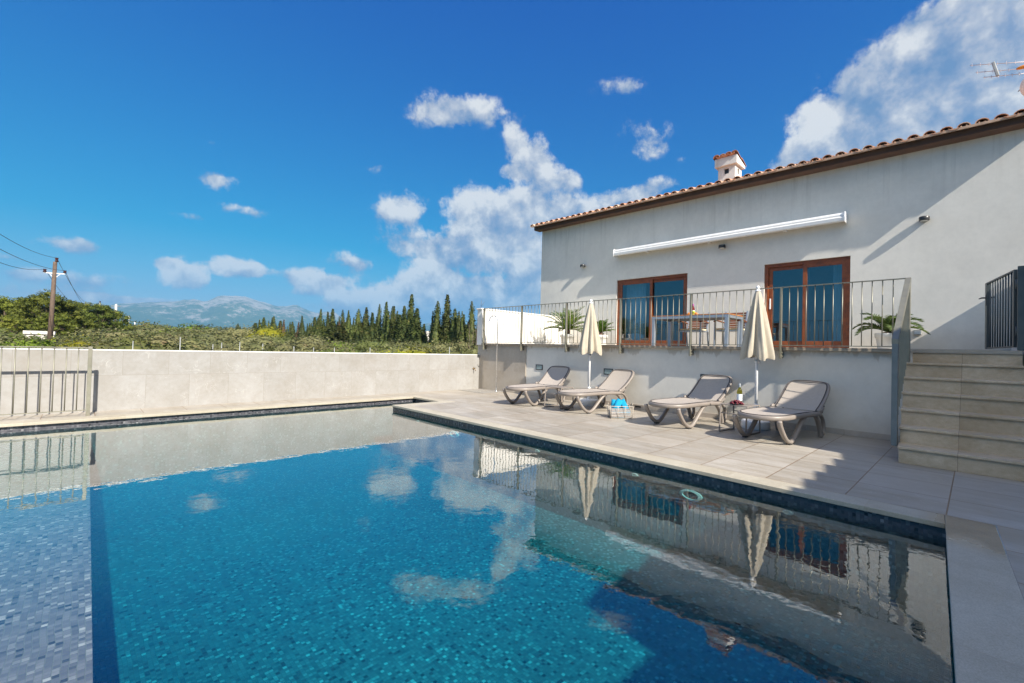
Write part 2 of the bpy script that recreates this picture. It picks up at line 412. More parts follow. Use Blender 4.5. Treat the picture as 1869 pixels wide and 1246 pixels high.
# ------------------------------------------------------------------ camera
YAW, PITCH, ROLL, F = .7677, .0172, .0267, 818.95
H = 1.15
fwd = Vector((math.sin(YAW)*math.cos(PITCH), math.cos(YAW)*math.cos(PITCH), math.sin(PITCH)))
rt = Vector((math.cos(YAW), -math.sin(YAW), 0)); up = rt.cross(fwd)
rt2 = rt*math.cos(ROLL) + up*math.sin(ROLL); up2 = up*math.cos(ROLL) - rt*math.sin(ROLL)
cam = D.cameras.new('camera'); co = D.objects.new('camera', cam); COL.objects.link(co)
co.matrix_world = Matrix(((rt2.x,up2.x,-fwd.x,0),(rt2.y,up2.y,-fwd.y,0),(rt2.z,up2.z,-fwd.z,H),(0,0,0,1)))
cam.sensor_width = 36; cam.sensor_fit = 'HORIZONTAL'; cam.lens = F/1869*36
cam.clip_start = .02; cam.clip_end = 30000
SC.camera = co
def bearing(px, py=620):
    """world direction of a bearing read off the site photograph (used for far things and clouds)"""
    return (fwd*F + rt2*(px-934.5) + up2*(623-py)).normalized()
def far(px, dist):
    d = bearing(px); k = dist/math.hypot(d.x, d.y); return d.x*k, d.y*k
def elev(px, py, dist):
    d = bearing(px, py); return H + d.z/math.hypot(d.x, d.y)*dist

# ------------------------------------------------------------------ light, sky and clouds
SUNV = Vector((.175, 1.0, -.782)).normalized()       # direction the light travels
sl = D.lights.new('sun', 'SUN'); so = D.objects.new('sun', sl); COL.objects.link(so)
sl.energy = 4.3; sl.angle = rad(.53); sl.color = (1, .93, .82)
so.rotation_euler = SUNV.to_track_quat('-Z', 'Y').to_euler()
W = D.worlds.new('World'); SC.world = W; W.use_nodes = True
t = NT(W.node_tree); bg = t.n['Background']
sky = t.new('ShaderNodeTexSky'); sky.sky_type = 'NISHITA'; sky.sun_disc = False
sky.sun_elevation = math.asin(-SUNV.z); sky.sun_rotation = math.atan2(-SUNV.x, -SUNV.y)
sky.altitude = 50; sky.air_density = 1.0; sky.dust_density = .7; sky.ozone_density = 2.0
dirv = t.new('ShaderNodeTexCoord').outputs['Generated']
hs = t.new('ShaderNodeHueSaturation'); t.put(hs, 'Color', sky.outputs[0]); hs.inputs['Saturation'].default_value = 1.32; hs.inputs['Value'].default_value = 1.0
hs.inputs['Hue'].default_value = .492
skyc = hs.outputs[0]
# polarised look of the sky: steeper red, gentler blue
sp_ = t.new('ShaderNodeSeparateColor'); t.put(sp_, 0, sky.outputs[0]); cb_ = t.new('ShaderNodeCombineColor')
for i_, (p_, k_, o_) in enumerate(((2.3, .034, -.40), (.92, .44, -.22), (.55, .98, .32))):
    t.put(cb_, i_, t.math('MAXIMUM', t.math('MULTIPLY_ADD', t.math('POWER', sp_.outputs[i_], p_), k_, o_), 0))
skyc = cb_.outputs[0]
# cumulus: soft blobs at their bearings broken up by fractal noise
BL = [ # px, py, rx, ry, weight, brightness
 (790,206,62,38,1,.6),(872,203,56,32,.95,.65),(830,205,45,26,.7,.6),
 (938,240,26,36,.8,.65),(968,285,50,42,.95,.65),(1003,335,56,46,1,.65),(1043,330,26,20,.7,.65),(935,314,34,13,.9,.7),(1010,380,50,30,.5,.5),
 (900,385,86,54,1.3,.85),(850,378,46,36,.8,.9),(955,400,60,44,1.0,.65),(905,428,84,30,.8,.35),
 (738,374,44,32,1.0,.85),(703,390,32,20,.7,.65),(745,402,24,26,.5,.6),
 (730,442,76,32,.6,.5),(810,452,84,44,.75,.6),(890,478,110,54,.85,.55),(950,462,64,46,.7,.6),(768,502,54,26,1.15,1.25),(795,528,86,34,1.0,.95),(700,540,90,36,1.15,.95),(865,545,120,36,1.15,.38),(945,545,80,36,1.0,.55),(650,555,70,24,1.05,.9),(760,568,150,30,1.15,.6),(975,505,44,46,.7,.75),(650,585,80,16,.5,.6),
 (633,478,44,22,.65,.65),(665,486,32,16,.65,.7),(645,503,30,12,.35,.5),
 (572,508,54,22,.95,.9),(605,518,38,20,.75,.7),(533,503,34,20,.5,.55),(563,533,32,10,.75,.65),
 (332,500,42,34,1.15,.9),(304,480,26,14,.9,.85),(350,508,30,24,.7,.8),
 (428,487,52,23,1.05,.8),(467,493,38,14,.75,.65),
 (402,332,46,22,.6,.6),(385,322,30,16,.4,.5),(425,380,40,12,.45,.5),(470,388,22,14,.35,.45),(355,397,40,8,.45,.45),
 (110,445,58,24,.75,.5),(150,452,30,20,.55,.5),(678,308,28,12,.5,.5),(583,264,12,8,.3,.5),(393,263,12,6,.28,.5),
 (1128,160,56,20,.45,.5),(1150,156,22,14,.45,.55),(1146,240,42,34,.6,.6),(1195,250,46,30,.58,.6),(1180,275,38,22,.4,.5),(1120,370,92,26,.75,.7),(1060,388,56,20,.6,.6),(1205,334,36,14,.65,.65),(1170,352,70,20,.55,.6),(1245,290,18,9,.28,.5),
 (1478,238,62,56,1.15,1.15),(1500,225,34,34,.8,1.2),(1470,280,60,34,.9,.45),(1560,205,86,110,1.0,.34),(1640,150,100,120,1.25,.36),(1560,290,160,60,1.1,.36),
 (1668,80,42,34,1.1,1.15),(1690,66,34,26,1.0,1.3),(1640,100,34,24,.8,1.1),(1740,60,110,90,1.2,.3),(1800,130,160,150,1.4,.35),(1860,30,150,110,1.3,.38),(1740,170,70,60,1.0,1.1),(1850,55,50,36,.9,1.1),(1705,210,60,46,.8,.9),(1860,200,80,60,.9,.7),(1700,250,140,80,1.1,.35),(1900,240,200,160,1.2,.5),(1990,40,300,260,1.3,.6),
 (40,500,70,20,.75,.6),(150,512,110,24,.65,.55),(90,532,120,18,.6,.6),(235,548,100,12,.9,.8),(150,544,80,14,.7,.75),(10,470,60,16,.5,.5),(300,553,70,9,.5,.6),(505,562,50,8,.4,.6),(560,560,30,8,.5,.7),
]
xyzd = t.sep(dirv)
azv = t.math('ARCTAN2', xyzd[0], xyzd[1])
tev = t.math('DIVIDE', xyzd[2], t.math('SQRT', t.math('ADD', t.math('MULTIPLY', xyzd[0], xyzd[0]), t.math('MULTIPLY', xyzd[1], xyzd[1]))))
def az_te(d): return math.atan2(d.x, d.y), d.z/math.hypot(d.x, d.y)
blobs = []
for (px, py, rx, ry, w, br) in BL:
    c = bearing(px, py); tu = Vector((c.y, -c.x, 0)).normalized(); tv = tu.cross(c).normalized()
    off = math.hypot(px-934.5, py-623)/F; kx = 1.23/(F*(1+off*off)**.75)
    ext = [az_te((c + tu*rx*kx*math.cos(q*PI/8) + tv*ry*kx*math.sin(q*PI/8)).normalized()) for q in range(16)]
    a_ = [e[0] for e in ext]; e_ = [e[1] for e in ext]
    blobs.append(((min(a_)+max(a_))/2, (max(a_)-min(a_))/2, (min(e_)+max(e_))/2, (max(e_)-min(e_))/2, w, br, min(a_), max(a_), min(e_), max(e_)))
def cloud_cell(bl):
    """sky and cloud colour for one patch of the sky"""
    dens = None; bri = None
    for (a0, ra, e0, re, w, br, *_) in bl:
        u = t.math('MULTIPLY_ADD', azv, 1/ra, -a0/ra); v = t.math('MULTIPLY_ADD', tev, 1/re, -e0/re)
        d2 = t.math('MULTIPLY_ADD', u, u, t.math('MULTIPLY', v, v))
        g = t.math('SUBTRACT', 1, t.math('POWER', d2, .6), None, True)
        dens = t.math('MULTIPLY', g, w) if dens is None else t.math('MULTIPLY_ADD', g, w, dens)
        bv_ = t.math('MULTIPLY', g, t.math('MULTIPLY_ADD', v, .42*w, w*br))
        bri = bv_ if bri is None else t.math('ADD', bri, bv_)
    n1 = t.noise(dirv, 13, 7, .62, .1)
    n1b = t.noise(t.vm('ADD', dirv, (-.004,-.018,.022)), 13, 4, .62, .1)
    n3 = t.noise(dirv, 42, 5, .65, .1)
    nd = t.math('ADD', t.math('MULTIPLY', t.math('SUBTRACT', n1, .5), CL_N1), t.math('MULTIPLY', t.math('SUBTRACT', n3, .5), CL_N3))
    raw = t.math('ADD', t.math('MINIMUM', dens, 1.9), nd)
    cov = t.math('MULTIPLY', t.maprange(raw, CL_LO, CL_HI, 0, .96, True), t.maprange(dens, .02, .25))
    bavg = t.math('DIVIDE', bri, t.math('MAXIMUM', dens, .05))
    lit = t.math('ADD', t.math('MULTIPLY', t.math('SUBTRACT', n1, n1b), 2.4), t.math('MULTIPLY', t.math('SUBTRACT', n3, .5), .5))
    shade = t.math('ADD', bavg, lit, None, True)
    ccol = t.ramp(shade, CL_RAMP)
    cs = t.vm('SCALE', ccol); cs.node.inputs[3].default_value = CL_SCALE
    b = t.new('ShaderNodeBackground'); t.put(b, 'Color', t.mix(cov, skyc, cs)); b.inputs['Strength'].default_value = SKY_STR
    return b.outputs[0]
SKY_STR = .10
CL_N1, CL_N3, CL_LO, CL_HI, CL_SCALE = 1.9, 1.25, .20, .84, 3.7
CL_RAMP = [(0,(.20,.34,.60)),(.35,(.37,.47,.67)),(.65,(.62,.67,.78)),(1,(1,1,1))]
# unseen bright broken cloud added high behind the camera as fill light
fill_cloud = t.math('MULTIPLY', t.maprange(tev, .40, .95, 0, 1, True), t.maprange(t.vm('DOT_PRODUCT', dirv, (-.9,-.42,0)), .05, .45, 0, 1, True))
fill_cloud = t.math('MULTIPLY', fill_cloud, t.maprange(t.noise(dirv, 3, 3, .6), .36, .52))
t.put(bg, 'Color', t.mix(fill_cloud, skyc, (8.0,7.8,7.5,1))); bg.inputs['Strength'].default_value = SKY_STR
cur = bg.outputs[0]
AZ = [az_te(bearing(x))[0] for x in (-260,560,860,1330,2600)]
for i in range(len(AZ)-1):
    bl = [b_ for b_ in blobs if b_[6] < AZ[i+1] and b_[7] > AZ[i]]
    lo_, hi_ = min(b_[8] for b_ in bl), max(b_[9] for b_ in bl)
    mk = t.math('MULTIPLY', t.math('COMPARE', azv, (AZ[i]+AZ[i+1])/2, (AZ[i+1]-AZ[i])/2), t.math('COMPARE', tev, (lo_+hi_)/2, (hi_-lo_)/2))
    mx = t.new('ShaderNodeMixShader'); t.l.new(mk, mx.inputs[0]); t.l.new(cur, mx.inputs[1]); t.l.new(cloud_cell(bl), mx.inputs[2]); cur = mx.outputs[0]
t.l.new(cur, t.n['World Output'].inputs['Surface'])
W.cycles.sampling_method = 'MANUAL'; W.cycles.sample_map_resolution = 256

# ------------------------------------------------------------------ ground, hills
def structure(o): return tag(o, kind='structure')
def field_mat():
    m, t, b = newmat('dry_field'); P = t.pos()
    n = t.noise(P, .35, 6, .65); n2 = t.noise(P, 6, 4, .6)
    c = t.ramp(t.math('ADD', t.math('MULTIPLY', n, .6), t.math('MULTIPLY', n2, .4)), [(.3,(.05,.06,.02)),(.5,(.12,.11,.045)),(.62,(.20,.16,.075)),(.75,(.10,.12,.04))])
    t.put(b, 'Base Color', c); t.put(b, 'Roughness', .95); t.put(b, 'Normal', t.bump(n2, .6, .1)); return m
M['field'] = field_mat()
g = MB(); GZ = -.4
xs = [-9000, -60, -7.2, 6.4, 60, 9000]; ys = [-9000, -60, -3.4, 9.40, 60, 9000]
for i in range(5):
    for j in range(5):
        if i == 2 and j == 2: continue
        g.add([(xs[i],ys[j],GZ),(xs[i+1],ys[j],GZ),(xs[i+1],ys[j+1],GZ),(xs[i],ys[j+1],GZ)], [(0,1,2,3)])
structure(g.build('ground', M['field']))
def hill_mat():
    m, t, b = newmat('limestone_hills'); P = t.pos(); z = t.sep(P)[2]
    n = t.noise(P, .0042, 8, .68, .3); n2 = t.noise(P, .021, 6, .7)
    k = t.math('ADD', t.math('ADD', t.math('MULTIPLY', n, .55), t.math('MULTIPLY', n2, .5)), t.maprange(z, 100, 620, -.10, .12))
    c = t.ramp(k, [(.40,(.035,.062,.030)),(.52,(.06,.085,.045)),(.56,(.20,.185,.155)),(.66,(.30,.28,.245)),(.8,(.20,.19,.165))])
    t.put(b, 'Base Color', c); t.put(b, 'Roughness', .95); return m
M['hill'] = hill_mat()
RIDGE = [(-700,600),(-500,575),(-300,560),(-150,572),(-60,560),(0,556),(30,550),(50,545.4),(75,548),(105,546),(132,548),(165,555),(194,557.6),(203,554.5),(230,552.8),(260,552),(283,550.8),(315,549.4),(332,546.8),(348,545.4),(358,546.4),(373,550.5),(390,542),(404,539),(421,539),(439,540),(451,542),(467,548.5),(480,551),(493,556),(503,558),(518,558.5),(531,556.6),(540,556.6),(554,563.8),(573,570),(586,569.6),(596,568),(609,569.6),(622,577.6),(638,590),(655,598),(700,602),(745,601),(770,590),(776,591.5),(784,588.5),(793,589),(815,594),(840,592),(852,590),(875,594),(920,600),(1000,606),(1200,618),(1500,640),(1900,662)]
def ridge_y(x):
    for (a, ya), (b, yb) in zip(RIDGE, RIDGE[1:]):
        if a <= x <= b: return ya + (yb-ya)*(x-a)/(b-a)
    return 640
hm = MB(); rng = random.Random(3); cols = 300; rows = 22; vs = []
from mathutils import noise as mn
for i in range(cols+1):
    x = -690 + 2580*i/cols
    for j in range(rows+1):
        s = j/rows; dist = 4300 + 1900*s
        zt = max(2, elev(x, ridge_y(x), 6200) + rng.uniform(-4, 4))
        X, Y = far(x, dist)
        nz = mn.fractal(Vector((X*.0011, Y*.0011, 3.1)), 1, 2.1, 5)
        nz2 = 1 - abs(mn.noise(Vector((X*.0016, Y*.0016, 9.7))))*2
        k = s**1.25
        z = GZ - 3 + zt*(k + (nz*.28 + nz2*.10)*math.sin(PI*min(1, s))**.8*.9)
        z = min(z, GZ - 3 + zt*(.08 + s)) if s < 1 else GZ + zt
        vs.append((X, Y, z))
fs = [(i*(rows+1)+j, (i+1)*(rows+1)+j, (i+1)*(rows+1)+j+1, i*(rows+1)+j+1) for i in range(cols) for j in range(rows)]
hm.add(vs, fs, 0, True)
structure(hm.build('mountains', M['hill']))

# ------------------------------------------------------------------ pool, coping, deck
def Yn(x): return -.066 + .048*x
def Yno(x): return -.328 + .048*x
def Yf(x): return 8.765 + .0332*x
def Yfo(x): return Yf(x) + .247
def Yw(x): return 9.616 + .0332*x
XP, XPO, NY, NYO, NX, NXO, XL = 4.438, 4.685, 7.92, 7.673, 5.55, 5.797, -6.5
WZ, FZ, BZ = -.10, -.95, -.235
dk = MB()
def flat(mb, pts, z=0, mi=0): mb.add([(x, y, z) for x, y in pts], [tuple(range(len(pts)))], mi)
flat(dk, [(XPO,-4.5),(9.0,-4.5),(9.0,NYO),(XPO,NYO),(XPO,Yno(XPO))])
flat(dk, [(XL,-4.5),(XPO,-4.5),(XPO,Yno(XPO)),(XL,Yno(XL))])
flat(dk, [(NXO,NYO),(9.0,NYO),(9.0,10.0),(NXO,10.0),(NXO,Yfo(NXO))])
flat(dk, [(XL,Yfo(XL)),(NXO,Yfo(NXO)),(NXO,10.0),(XL,10.0)])
structure(dk.build('pool_deck', M['deck']))
cp = MB()
for poly in ([(XP,Yn(XP)),(XPO,Yn(XPO)),(XPO,NYO),(XP,NY)], [(XP,NY),(XPO,NYO),(NXO,NYO),(NX,NY)], [(NX,NY),(NXO,NYO),(NXO,Yfo(NXO)),(NX,Yf(NX))],
             [(XL,Yf(XL)),(NX,Yf(NX)),(NXO,Yfo(NXO)),(XL,Yfo(XL))], [(XL,Yno(XL)),(XPO,Yno(XPO)),(XPO,Yn(XPO)),(XP,Yn(XP)),(XL,Yn(XL))]):
    cp.prism([(x, y, -.036) for x, y in poly], (0,0,.038))
structure(cp.build('pool_coping', M['coping'], bevel=.004))
O = .05
def bx(y): return .058 + .0105*y                     # edge of the shallow bench
out = [(XL-.1, Yn(XL)-O), (XP+O, Yn(XP)-O), (XP+O, NY-O*0+.05), (NX+O, NY+.05), (NX+O, Yf(NX)+O), (XL-.1, Yf(XL)+O)]
pb = MB()
zt = -.03
# notch steps: a shallow entry ledge at the far right corner
walls = out
for (a, b) in zip(walls, walls[1:]+walls[:1]):
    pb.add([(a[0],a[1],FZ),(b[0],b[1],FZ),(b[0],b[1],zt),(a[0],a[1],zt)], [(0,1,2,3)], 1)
ya, yb = Yn(0)-O, Yf(0)+O
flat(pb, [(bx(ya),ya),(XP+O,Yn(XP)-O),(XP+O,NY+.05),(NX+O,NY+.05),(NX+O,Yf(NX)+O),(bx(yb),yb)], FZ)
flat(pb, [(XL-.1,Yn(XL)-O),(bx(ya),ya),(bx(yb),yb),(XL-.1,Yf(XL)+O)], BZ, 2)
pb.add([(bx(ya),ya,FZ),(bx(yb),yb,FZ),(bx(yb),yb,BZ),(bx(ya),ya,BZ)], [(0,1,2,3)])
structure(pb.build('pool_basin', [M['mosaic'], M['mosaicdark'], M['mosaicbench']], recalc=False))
def water_mat():
    m, t, b = newmat('pool_water'); t.n.remove(b); P = t.pos()
    w1 = t.noise(P, 2.3, 2, .45, .3); w2 = t.noise(P, 8.5, 2, .5, .2); w3 = t.noise(P, 26, 2, .5)
    amp = t.maprange(t.noise(P, .5, 2), .35, .65, .7, 1.25)
    h = t.math('ADD', t.math('ADD', t.math('MULTIPLY', w1, .012), t.math('MULTIPLY', w2, .0042)), t.math('MULTIPLY', w3, .0007))
    nb = t.new('ShaderNodeBump'); t.put(nb, 'Height', t.math('MULTIPLY', h, amp)); nb.inputs['Strength'].default_value = .15; nb.inputs['Distance'].default_value = 1
    tr = t.new('ShaderNodeBsdfTransparent'); gl = t.new('ShaderNodeBsdfGlossy'); gl.inputs['Roughness'].default_value = 0
    gl.inputs[0].default_value = (1,1,1,1); t.l.new(nb.outputs[0], gl.inputs['Normal'])
    ge = t.new('ShaderNodeNewGeometry')
    cs_ = t.math('ABSOLUTE', t.vm('DOT_PRODUCT', ge.outputs['Incoming'], nb.outputs[0]))
    frs = t.math('MULTIPLY_ADD', t.math('POWER', t.math('SUBTRACT', 1, cs_, None, True), 3.0), .95, .045)
    mx = t.new('ShaderNodeMixShader'); t.l.new(frs, mx.inputs[0]); t.l.new(tr.outputs[0], mx.inputs[1]); t.l.new(gl.outputs[0], mx.inputs[2])
    t.l.new(mx.outputs[0], t.n['Material Output'].inputs['Surface'])
    va = t.new('ShaderNodeVolumeAbsorption'); va.inputs['Color'].default_value = (.03,.935,.96,1); va.inputs['Density'].default_value = 1.25
    t.l.new(va.outputs[0], t.n['Material Output'].inputs['Volume'])
    return m
M['water'] = water_mat()
wt = MB(); e = .012
wo = [(XL-.12, Yn(XL)-O-e), (XP+O+e, Yn(XP)-O-e), (XP+O+e, NY+.05-e), (NX+O+e, NY+.05-e), (NX+O+e, Yf(NX)+O+e), (XL-.12, Yf(XL)+O+e)]
wt.prism([(x, y, FZ-.02) for x, y in wo], (0,0,WZ-FZ+.02))
structure(wt.build('pool_water', M['water']))
# lamps and inlets in the pool wall
def pool_fitting(name, y, z, r, label, cat, group):
    o = thing(name, label, cat, (XP+O, y, z), 0, group)
    X0 = XP+O
    b = MB(); N = 28
    def ring(r0, r1, x0, x1):
        v = []
        for k in range(N):
            th = 2*PI*k/N; c_, s_ = math.cos(th), math.sin(th)
            v += [(x0, y+r0*c_, z+.46*r0*s_), (x1, y+r1*c_, z+.46*r1*s_)]
        b.add(v, [(2*k, 2*((k+1) % N), 2*((k+1) % N)+1, 2*k+1) for k in range(N)], 0, True)
    ring(r, r, X0, X0-.02); ring(r, r*.72, X0-.02, X0-.026); ring(r*.72, r*.66, X0-.026, X0-.012)
    b.build('rim', M['lamp_rim'], o)
    b = MB(); b.add([(X0-.012, y+r*.66*math.cos(2*PI*k/N), z+.46*r*.66*math.sin(2*PI*k/N)) for k in range(N)], [tuple(range(N))])
    b.build('lens' if r > .1 else 'nozzle', M['mosaic'] if r > .1 else M['lamp_rim'], o)
pool_fitting('pool_lamp', 1.99, -.27, .115, 'large round underwater lamp with pale rim, nearest the stairs', 'pool lamp', 'round pool lamps')
pool_fitting('pool_lamp', 5.95, -.27, .115, 'round underwater lamp with pale rim near the far pool corner', 'pool lamp', 'round pool lamps')
for y, l in ((7.04,'small round water inlet closest to the far inner corner of the pool'), (4.09,'small round water inlet below the basket of towels'), (2.62,'small round water inlet left of the large pool lamp'), (1.13,'small round water inlet under the pool edge closest to the stairs')):
    pool_fitting('pool_inlet', y, -.205, .042, l, 'pool inlet', 'pool wall inlets')

# ------------------------------------------------------------------ far wall, fence
w = MB(); T = .2
w.prism([(XL,Yw(XL),0),(8.262,Yw(8.262),0),(8.262,Yw(8.262)+T,0),(XL,Yw(XL)+T,0)], (0,0,.957), 0)
bw = thing('boundary_wall', 'long low stone clad garden wall across the far side of the pool', 'wall', (0, 9.7, 0))
w.build('wall_body', M['wallstone'], bw)
c = MB(); c.prism([(XL,Yw(XL)-.006,.957),(8.266,Yw(8.266)-.006,.957),(8.266,Yw(8.266)+T+.006,.957),(XL,Yw(XL)+T+.006,.957)], (0,0,.016))
c.build('wall_cap', M['white'], bw)
fe = thing('pool_fence', 'grey green metal bar fence standing between the pool and the stone wall', 'fence', (.13, 9.13, 0))
def fy(x): return 9.13 + .0332*(x-.13)
for x in (.13, -1.36, -2.85):
    MB().box(x-.024, x+.024, fy(x)-.02, fy(x)+.02, 0, 1.02).build('post', M['rail'], fe, bevel=.003)
MB().bar((-2.85,fy(-2.85),1.005), (.13,fy(.13),1.005), .04, .014).build('top_rail', M['rail'], fe)
MB().bar((-2.85,fy(-2.85),.085), (.13,fy(.13),.085), .03, .012).build('bottom_rail', M['rail'], fe)
for k in range(24):
    x = .13 - .1242*(k+1)
    if abs(x+1.36) < .03: continue
    MB().tube([(x,fy(x),.088),(x,fy(x),1.0)], .0075, 8).build('baluster', M['rail'], fe)

# ------------------------------------------------------------------ terrace
TZ = 1.30; XW, XC, XS = 8.29, 8.265, 8.20
te = thing('terrace', 'raised house terrace with a stained plaster retaining wall and stone edge', 'terrace', (8.3, 5, 0))
MB().box(XW, XW+.25, .62, 8.04, 0, 1.249).build('retaining_wall', M['terr'], te)
MB().box(XC, XW+.25, 8.042, 9.97, 0, 1.249).build('stone_cladding', M['clad'], te)
s = MB(); s.box(XS, 12.11, .66, 9.75, 1.25, 1.30); s.box(8.405, 12.11, -.40, .66, 1.25, 1.30)
s.build('floor_slab', M['slab'], te, bevel=.004)
k = MB()
for a, b in ((.70,4.72),(4.91,8.04)): k.box(XW-.014, XW, a, b, .0, .085)
k.build('skirting', M['skirt'], te, bevel=.002)
d = MB(); d.box(XW-.014, XW+.001, 4.72, 4.91, 0, .02); d.box(XW-.014, XW+.001, 4.72, 4.91, .06, .085); d.box(XW-.014, XW+.001, 4.72, 4.745, .02, .06); d.box(XW-.014, XW+.001, 4.885, 4.91, .02, .06)
d.build('drain_outlet', M['skirt'], te)
MB().add([(XW-.003,4.745,.02),(XW-.003,4.885,.02),(XW-.003,4.885,.06),(XW-.003,4.745,.06)], [(0,1,2,3)]).build('drain_hole', M['black'], te)
for y, l in ((7.58,'small recessed wall light closest to the shower'),(5.55,'small recessed wall light between the first parasol and second lounger'),(3.43,'small recessed wall light half hidden behind a lounger back')):
    o = thing('recessed_light', l, 'wall light', (XW, y, .72), 0, 'lights let into the terrace wall')
    f = MB()
    for b in ((y-.115,y+.115,.655,.672),(y-.115,y+.115,.768,.785),(y-.115,y-.098,.672,.768),(y+.098,y+.115,.672,.768)): f.box(XW-.012, XW+.002, *b)
    f.build('frame', M['black'], o); MB().box(XW-.005, XW+.001, y-.098, y+.098, .672, .768).build('glass_panel', M['lightglass'], o)
wp = thing('parapet_wall', 'white painted wall at the far end of the terrace behind the palms', 'wall', (10, 9.85, 0))
MB().box(8.205, 12.095, 9.752, 9.95, 1.251, 2.255).build('wall_body', M['white'], wp)
MB().box(8.17, 12.095, 9.735, 9.97, 2.256, 2.295).build('wall_cap', M['white'], wp, bevel=.006)

# terrace railing
XR = 8.165
tr = thing('terrace_railing', 'grey green metal railing with thin bars along the terrace edge', 'railing', (XR, 5, TZ))
PY = [9.607, 8.12, 6.65, 5.195, 3.692, 2.204, .70]
for y in PY[:-1]:
    pm = MB(); pm.box(XR-.03, XR+.03, y-.014, y+.014, 1.115, 2.262)
    po = pm.build('post', M['rail'], tr, bevel=.002)
    bm_ = MB()
    for zz in (1.15, 1.21): bm_.tube([(XR+.01,y-.014,zz),(XR+.01,y-.03,zz)], .011, 8)
    bm_.box(XR+.03, XW+.005, y-.012, y+.012, 1.13, 1.235)
    bm_.build('bracket', M['rail'], po)
MB().box(XR-.022, XR+.022, .68, PY[0]+.02, 2.263, 2.275).build('top_rail', M['rail'], tr)
MB().box(XR-.016, XR+.016, .68, PY[0]+.02, 1.322, 1.334).build('bottom_rail', M['rail'], tr)
balm = None
for a, b in zip(PY, PY[1:]):
    n = 12
    for i in range(n):
        y = a + (b-a)*(i+1)/(n+1)
        if balm is None:
            bo = MB().tube([(0,0,0),(0,0,.93)], .0068, 8).build('baluster', M['rail'], tr, world=False); balm = bo
        else:
            bo = balm.copy(); COL.objects.link(bo); bo.parent = tr
        bo.location = (0, y-5, 1.334-TZ)

# stairs
STX, RUN, RIS = 6.62, .30, .1857
def sy(x): return .60 + .055*(x-STX)
stt = thing('staircase', 'seven broad beige stone steps rising from the deck to the terrace', 'stairs', (7.4, .1, 0))
for i in range(7):
    x0 = STX + RUN*i; z0 = RIS*i; z1 = RIS*(i+1); xb = x0 + RUN + (.02 if i < 6 else .0)
    b = MB()
    if i < 6:
        b.prism([(x0,sy(x0),z0-(.03 if i else 0)),(xb,sy(xb),z0-(.03 if i else 0)),(xb,-.40,z0-(.03 if i else 0)),(x0,-.40,z0-(.03 if i else 0))], (0,0,z1-z0-.028+(.03 if i else 0)))
        b.prism([(x0-.022,sy(x0)+.006,z1-.028),(xb+.2*0,sy(xb)+.006,z1-.028),(xb,-.40,z1-.028),(x0-.022,-.40,z1-.028)], (0,0,.028))
        if i: b.prism([(x0+.004,sy(x0)-.004,0),(xb,sy(xb)-.004,0),(xb,-.40,0),(x0+.004,-.40,0)], (0,0,z0-.03))
    else:
        b.box(x0, x0+.02, -.40, sy(x0), 0, 1.25)
    b.build('step', M['step'], stt, bevel=.005)
# stair handrail
hr = thing('stair_handrail', 'flat grey metal handrail on a tall post at the left edge of the stairs', 'handrail', (6.9, .66, .19))
hy = .66
MB().box(6.82, 6.92, hy-.028, hy+.028, .15, 1.335).build('post', M['railshade'], hr, bevel=.004)
MB().prism([(6.82,hy-.03,1.33),(6.82,hy-.03,1.385),(8.17,hy-.03,2.28),(8.23,hy-.03,2.28),(8.23,hy-.03,2.225)], (0,.06,0)).build('rail', M['rail'], hr)
MB().box(8.14, 8.24, hy-.026, hy+.026, 1.12, 2.235).build('post', M['rail'], hr, bevel=.004)
for i in range(1, 9):
    x = 6.92 + i*1.22/9; z = .30 + (x-6.92)*.66
    MB().box(x-.006, x+.006, hy-.006, hy+.006, z, 1.345+(x-6.82)*.663).build('baluster', M['rail'], hr)

# walls beside the stairs (they shade the stairs and the pool corner)
def wallY(x): return -.43
gw = thing('gate_wall', 'cream plaster wall with sloping cap to the right of the stairs and gate', 'wall', (9, -.5, 0))
MB().prism([(8.36,-.43,0),(12.09,-.43,0),(12.09,-.43,2.50),(8.36,-.43,2.30)], (0,-.24,0)).build('wall_body', M['chim'], gw)
MB().prism([(8.33,-.412,2.301),(12.09,-.412,2.501),(12.09,-.412,2.541),(8.33,-.412,2.341)], (0,-.28,0)).build('wall_cap', M['slab'], gw)
lw = thing('house_wing', 'side wing of the house with tiled eaves standing to the right outside the view', 'house', (6, -3, 0))
wg = MB(); wg.prism([(0,-3,0),(0,-3,2.62),(2.16,-3,2.62),(2.16,-3,3.08),(5.95,-3,3.12),(5.95,-3,4.36),(12.0,-3,4.55),(12.0,-3,0)], (0,-3.5,0))
wg.build('wall', M['chim'], lw)
tl = MB()
for i in range(9):
    x = 2.17 + .42*i; tl.prism([(x,-2.97,3.10),(x+.42,-2.97,3.10),(x+.42,-2.97,3.215),(x,-2.97,3.14)], (0,-3.5,0))
tl.build('roof', M['terracotta'], lw)
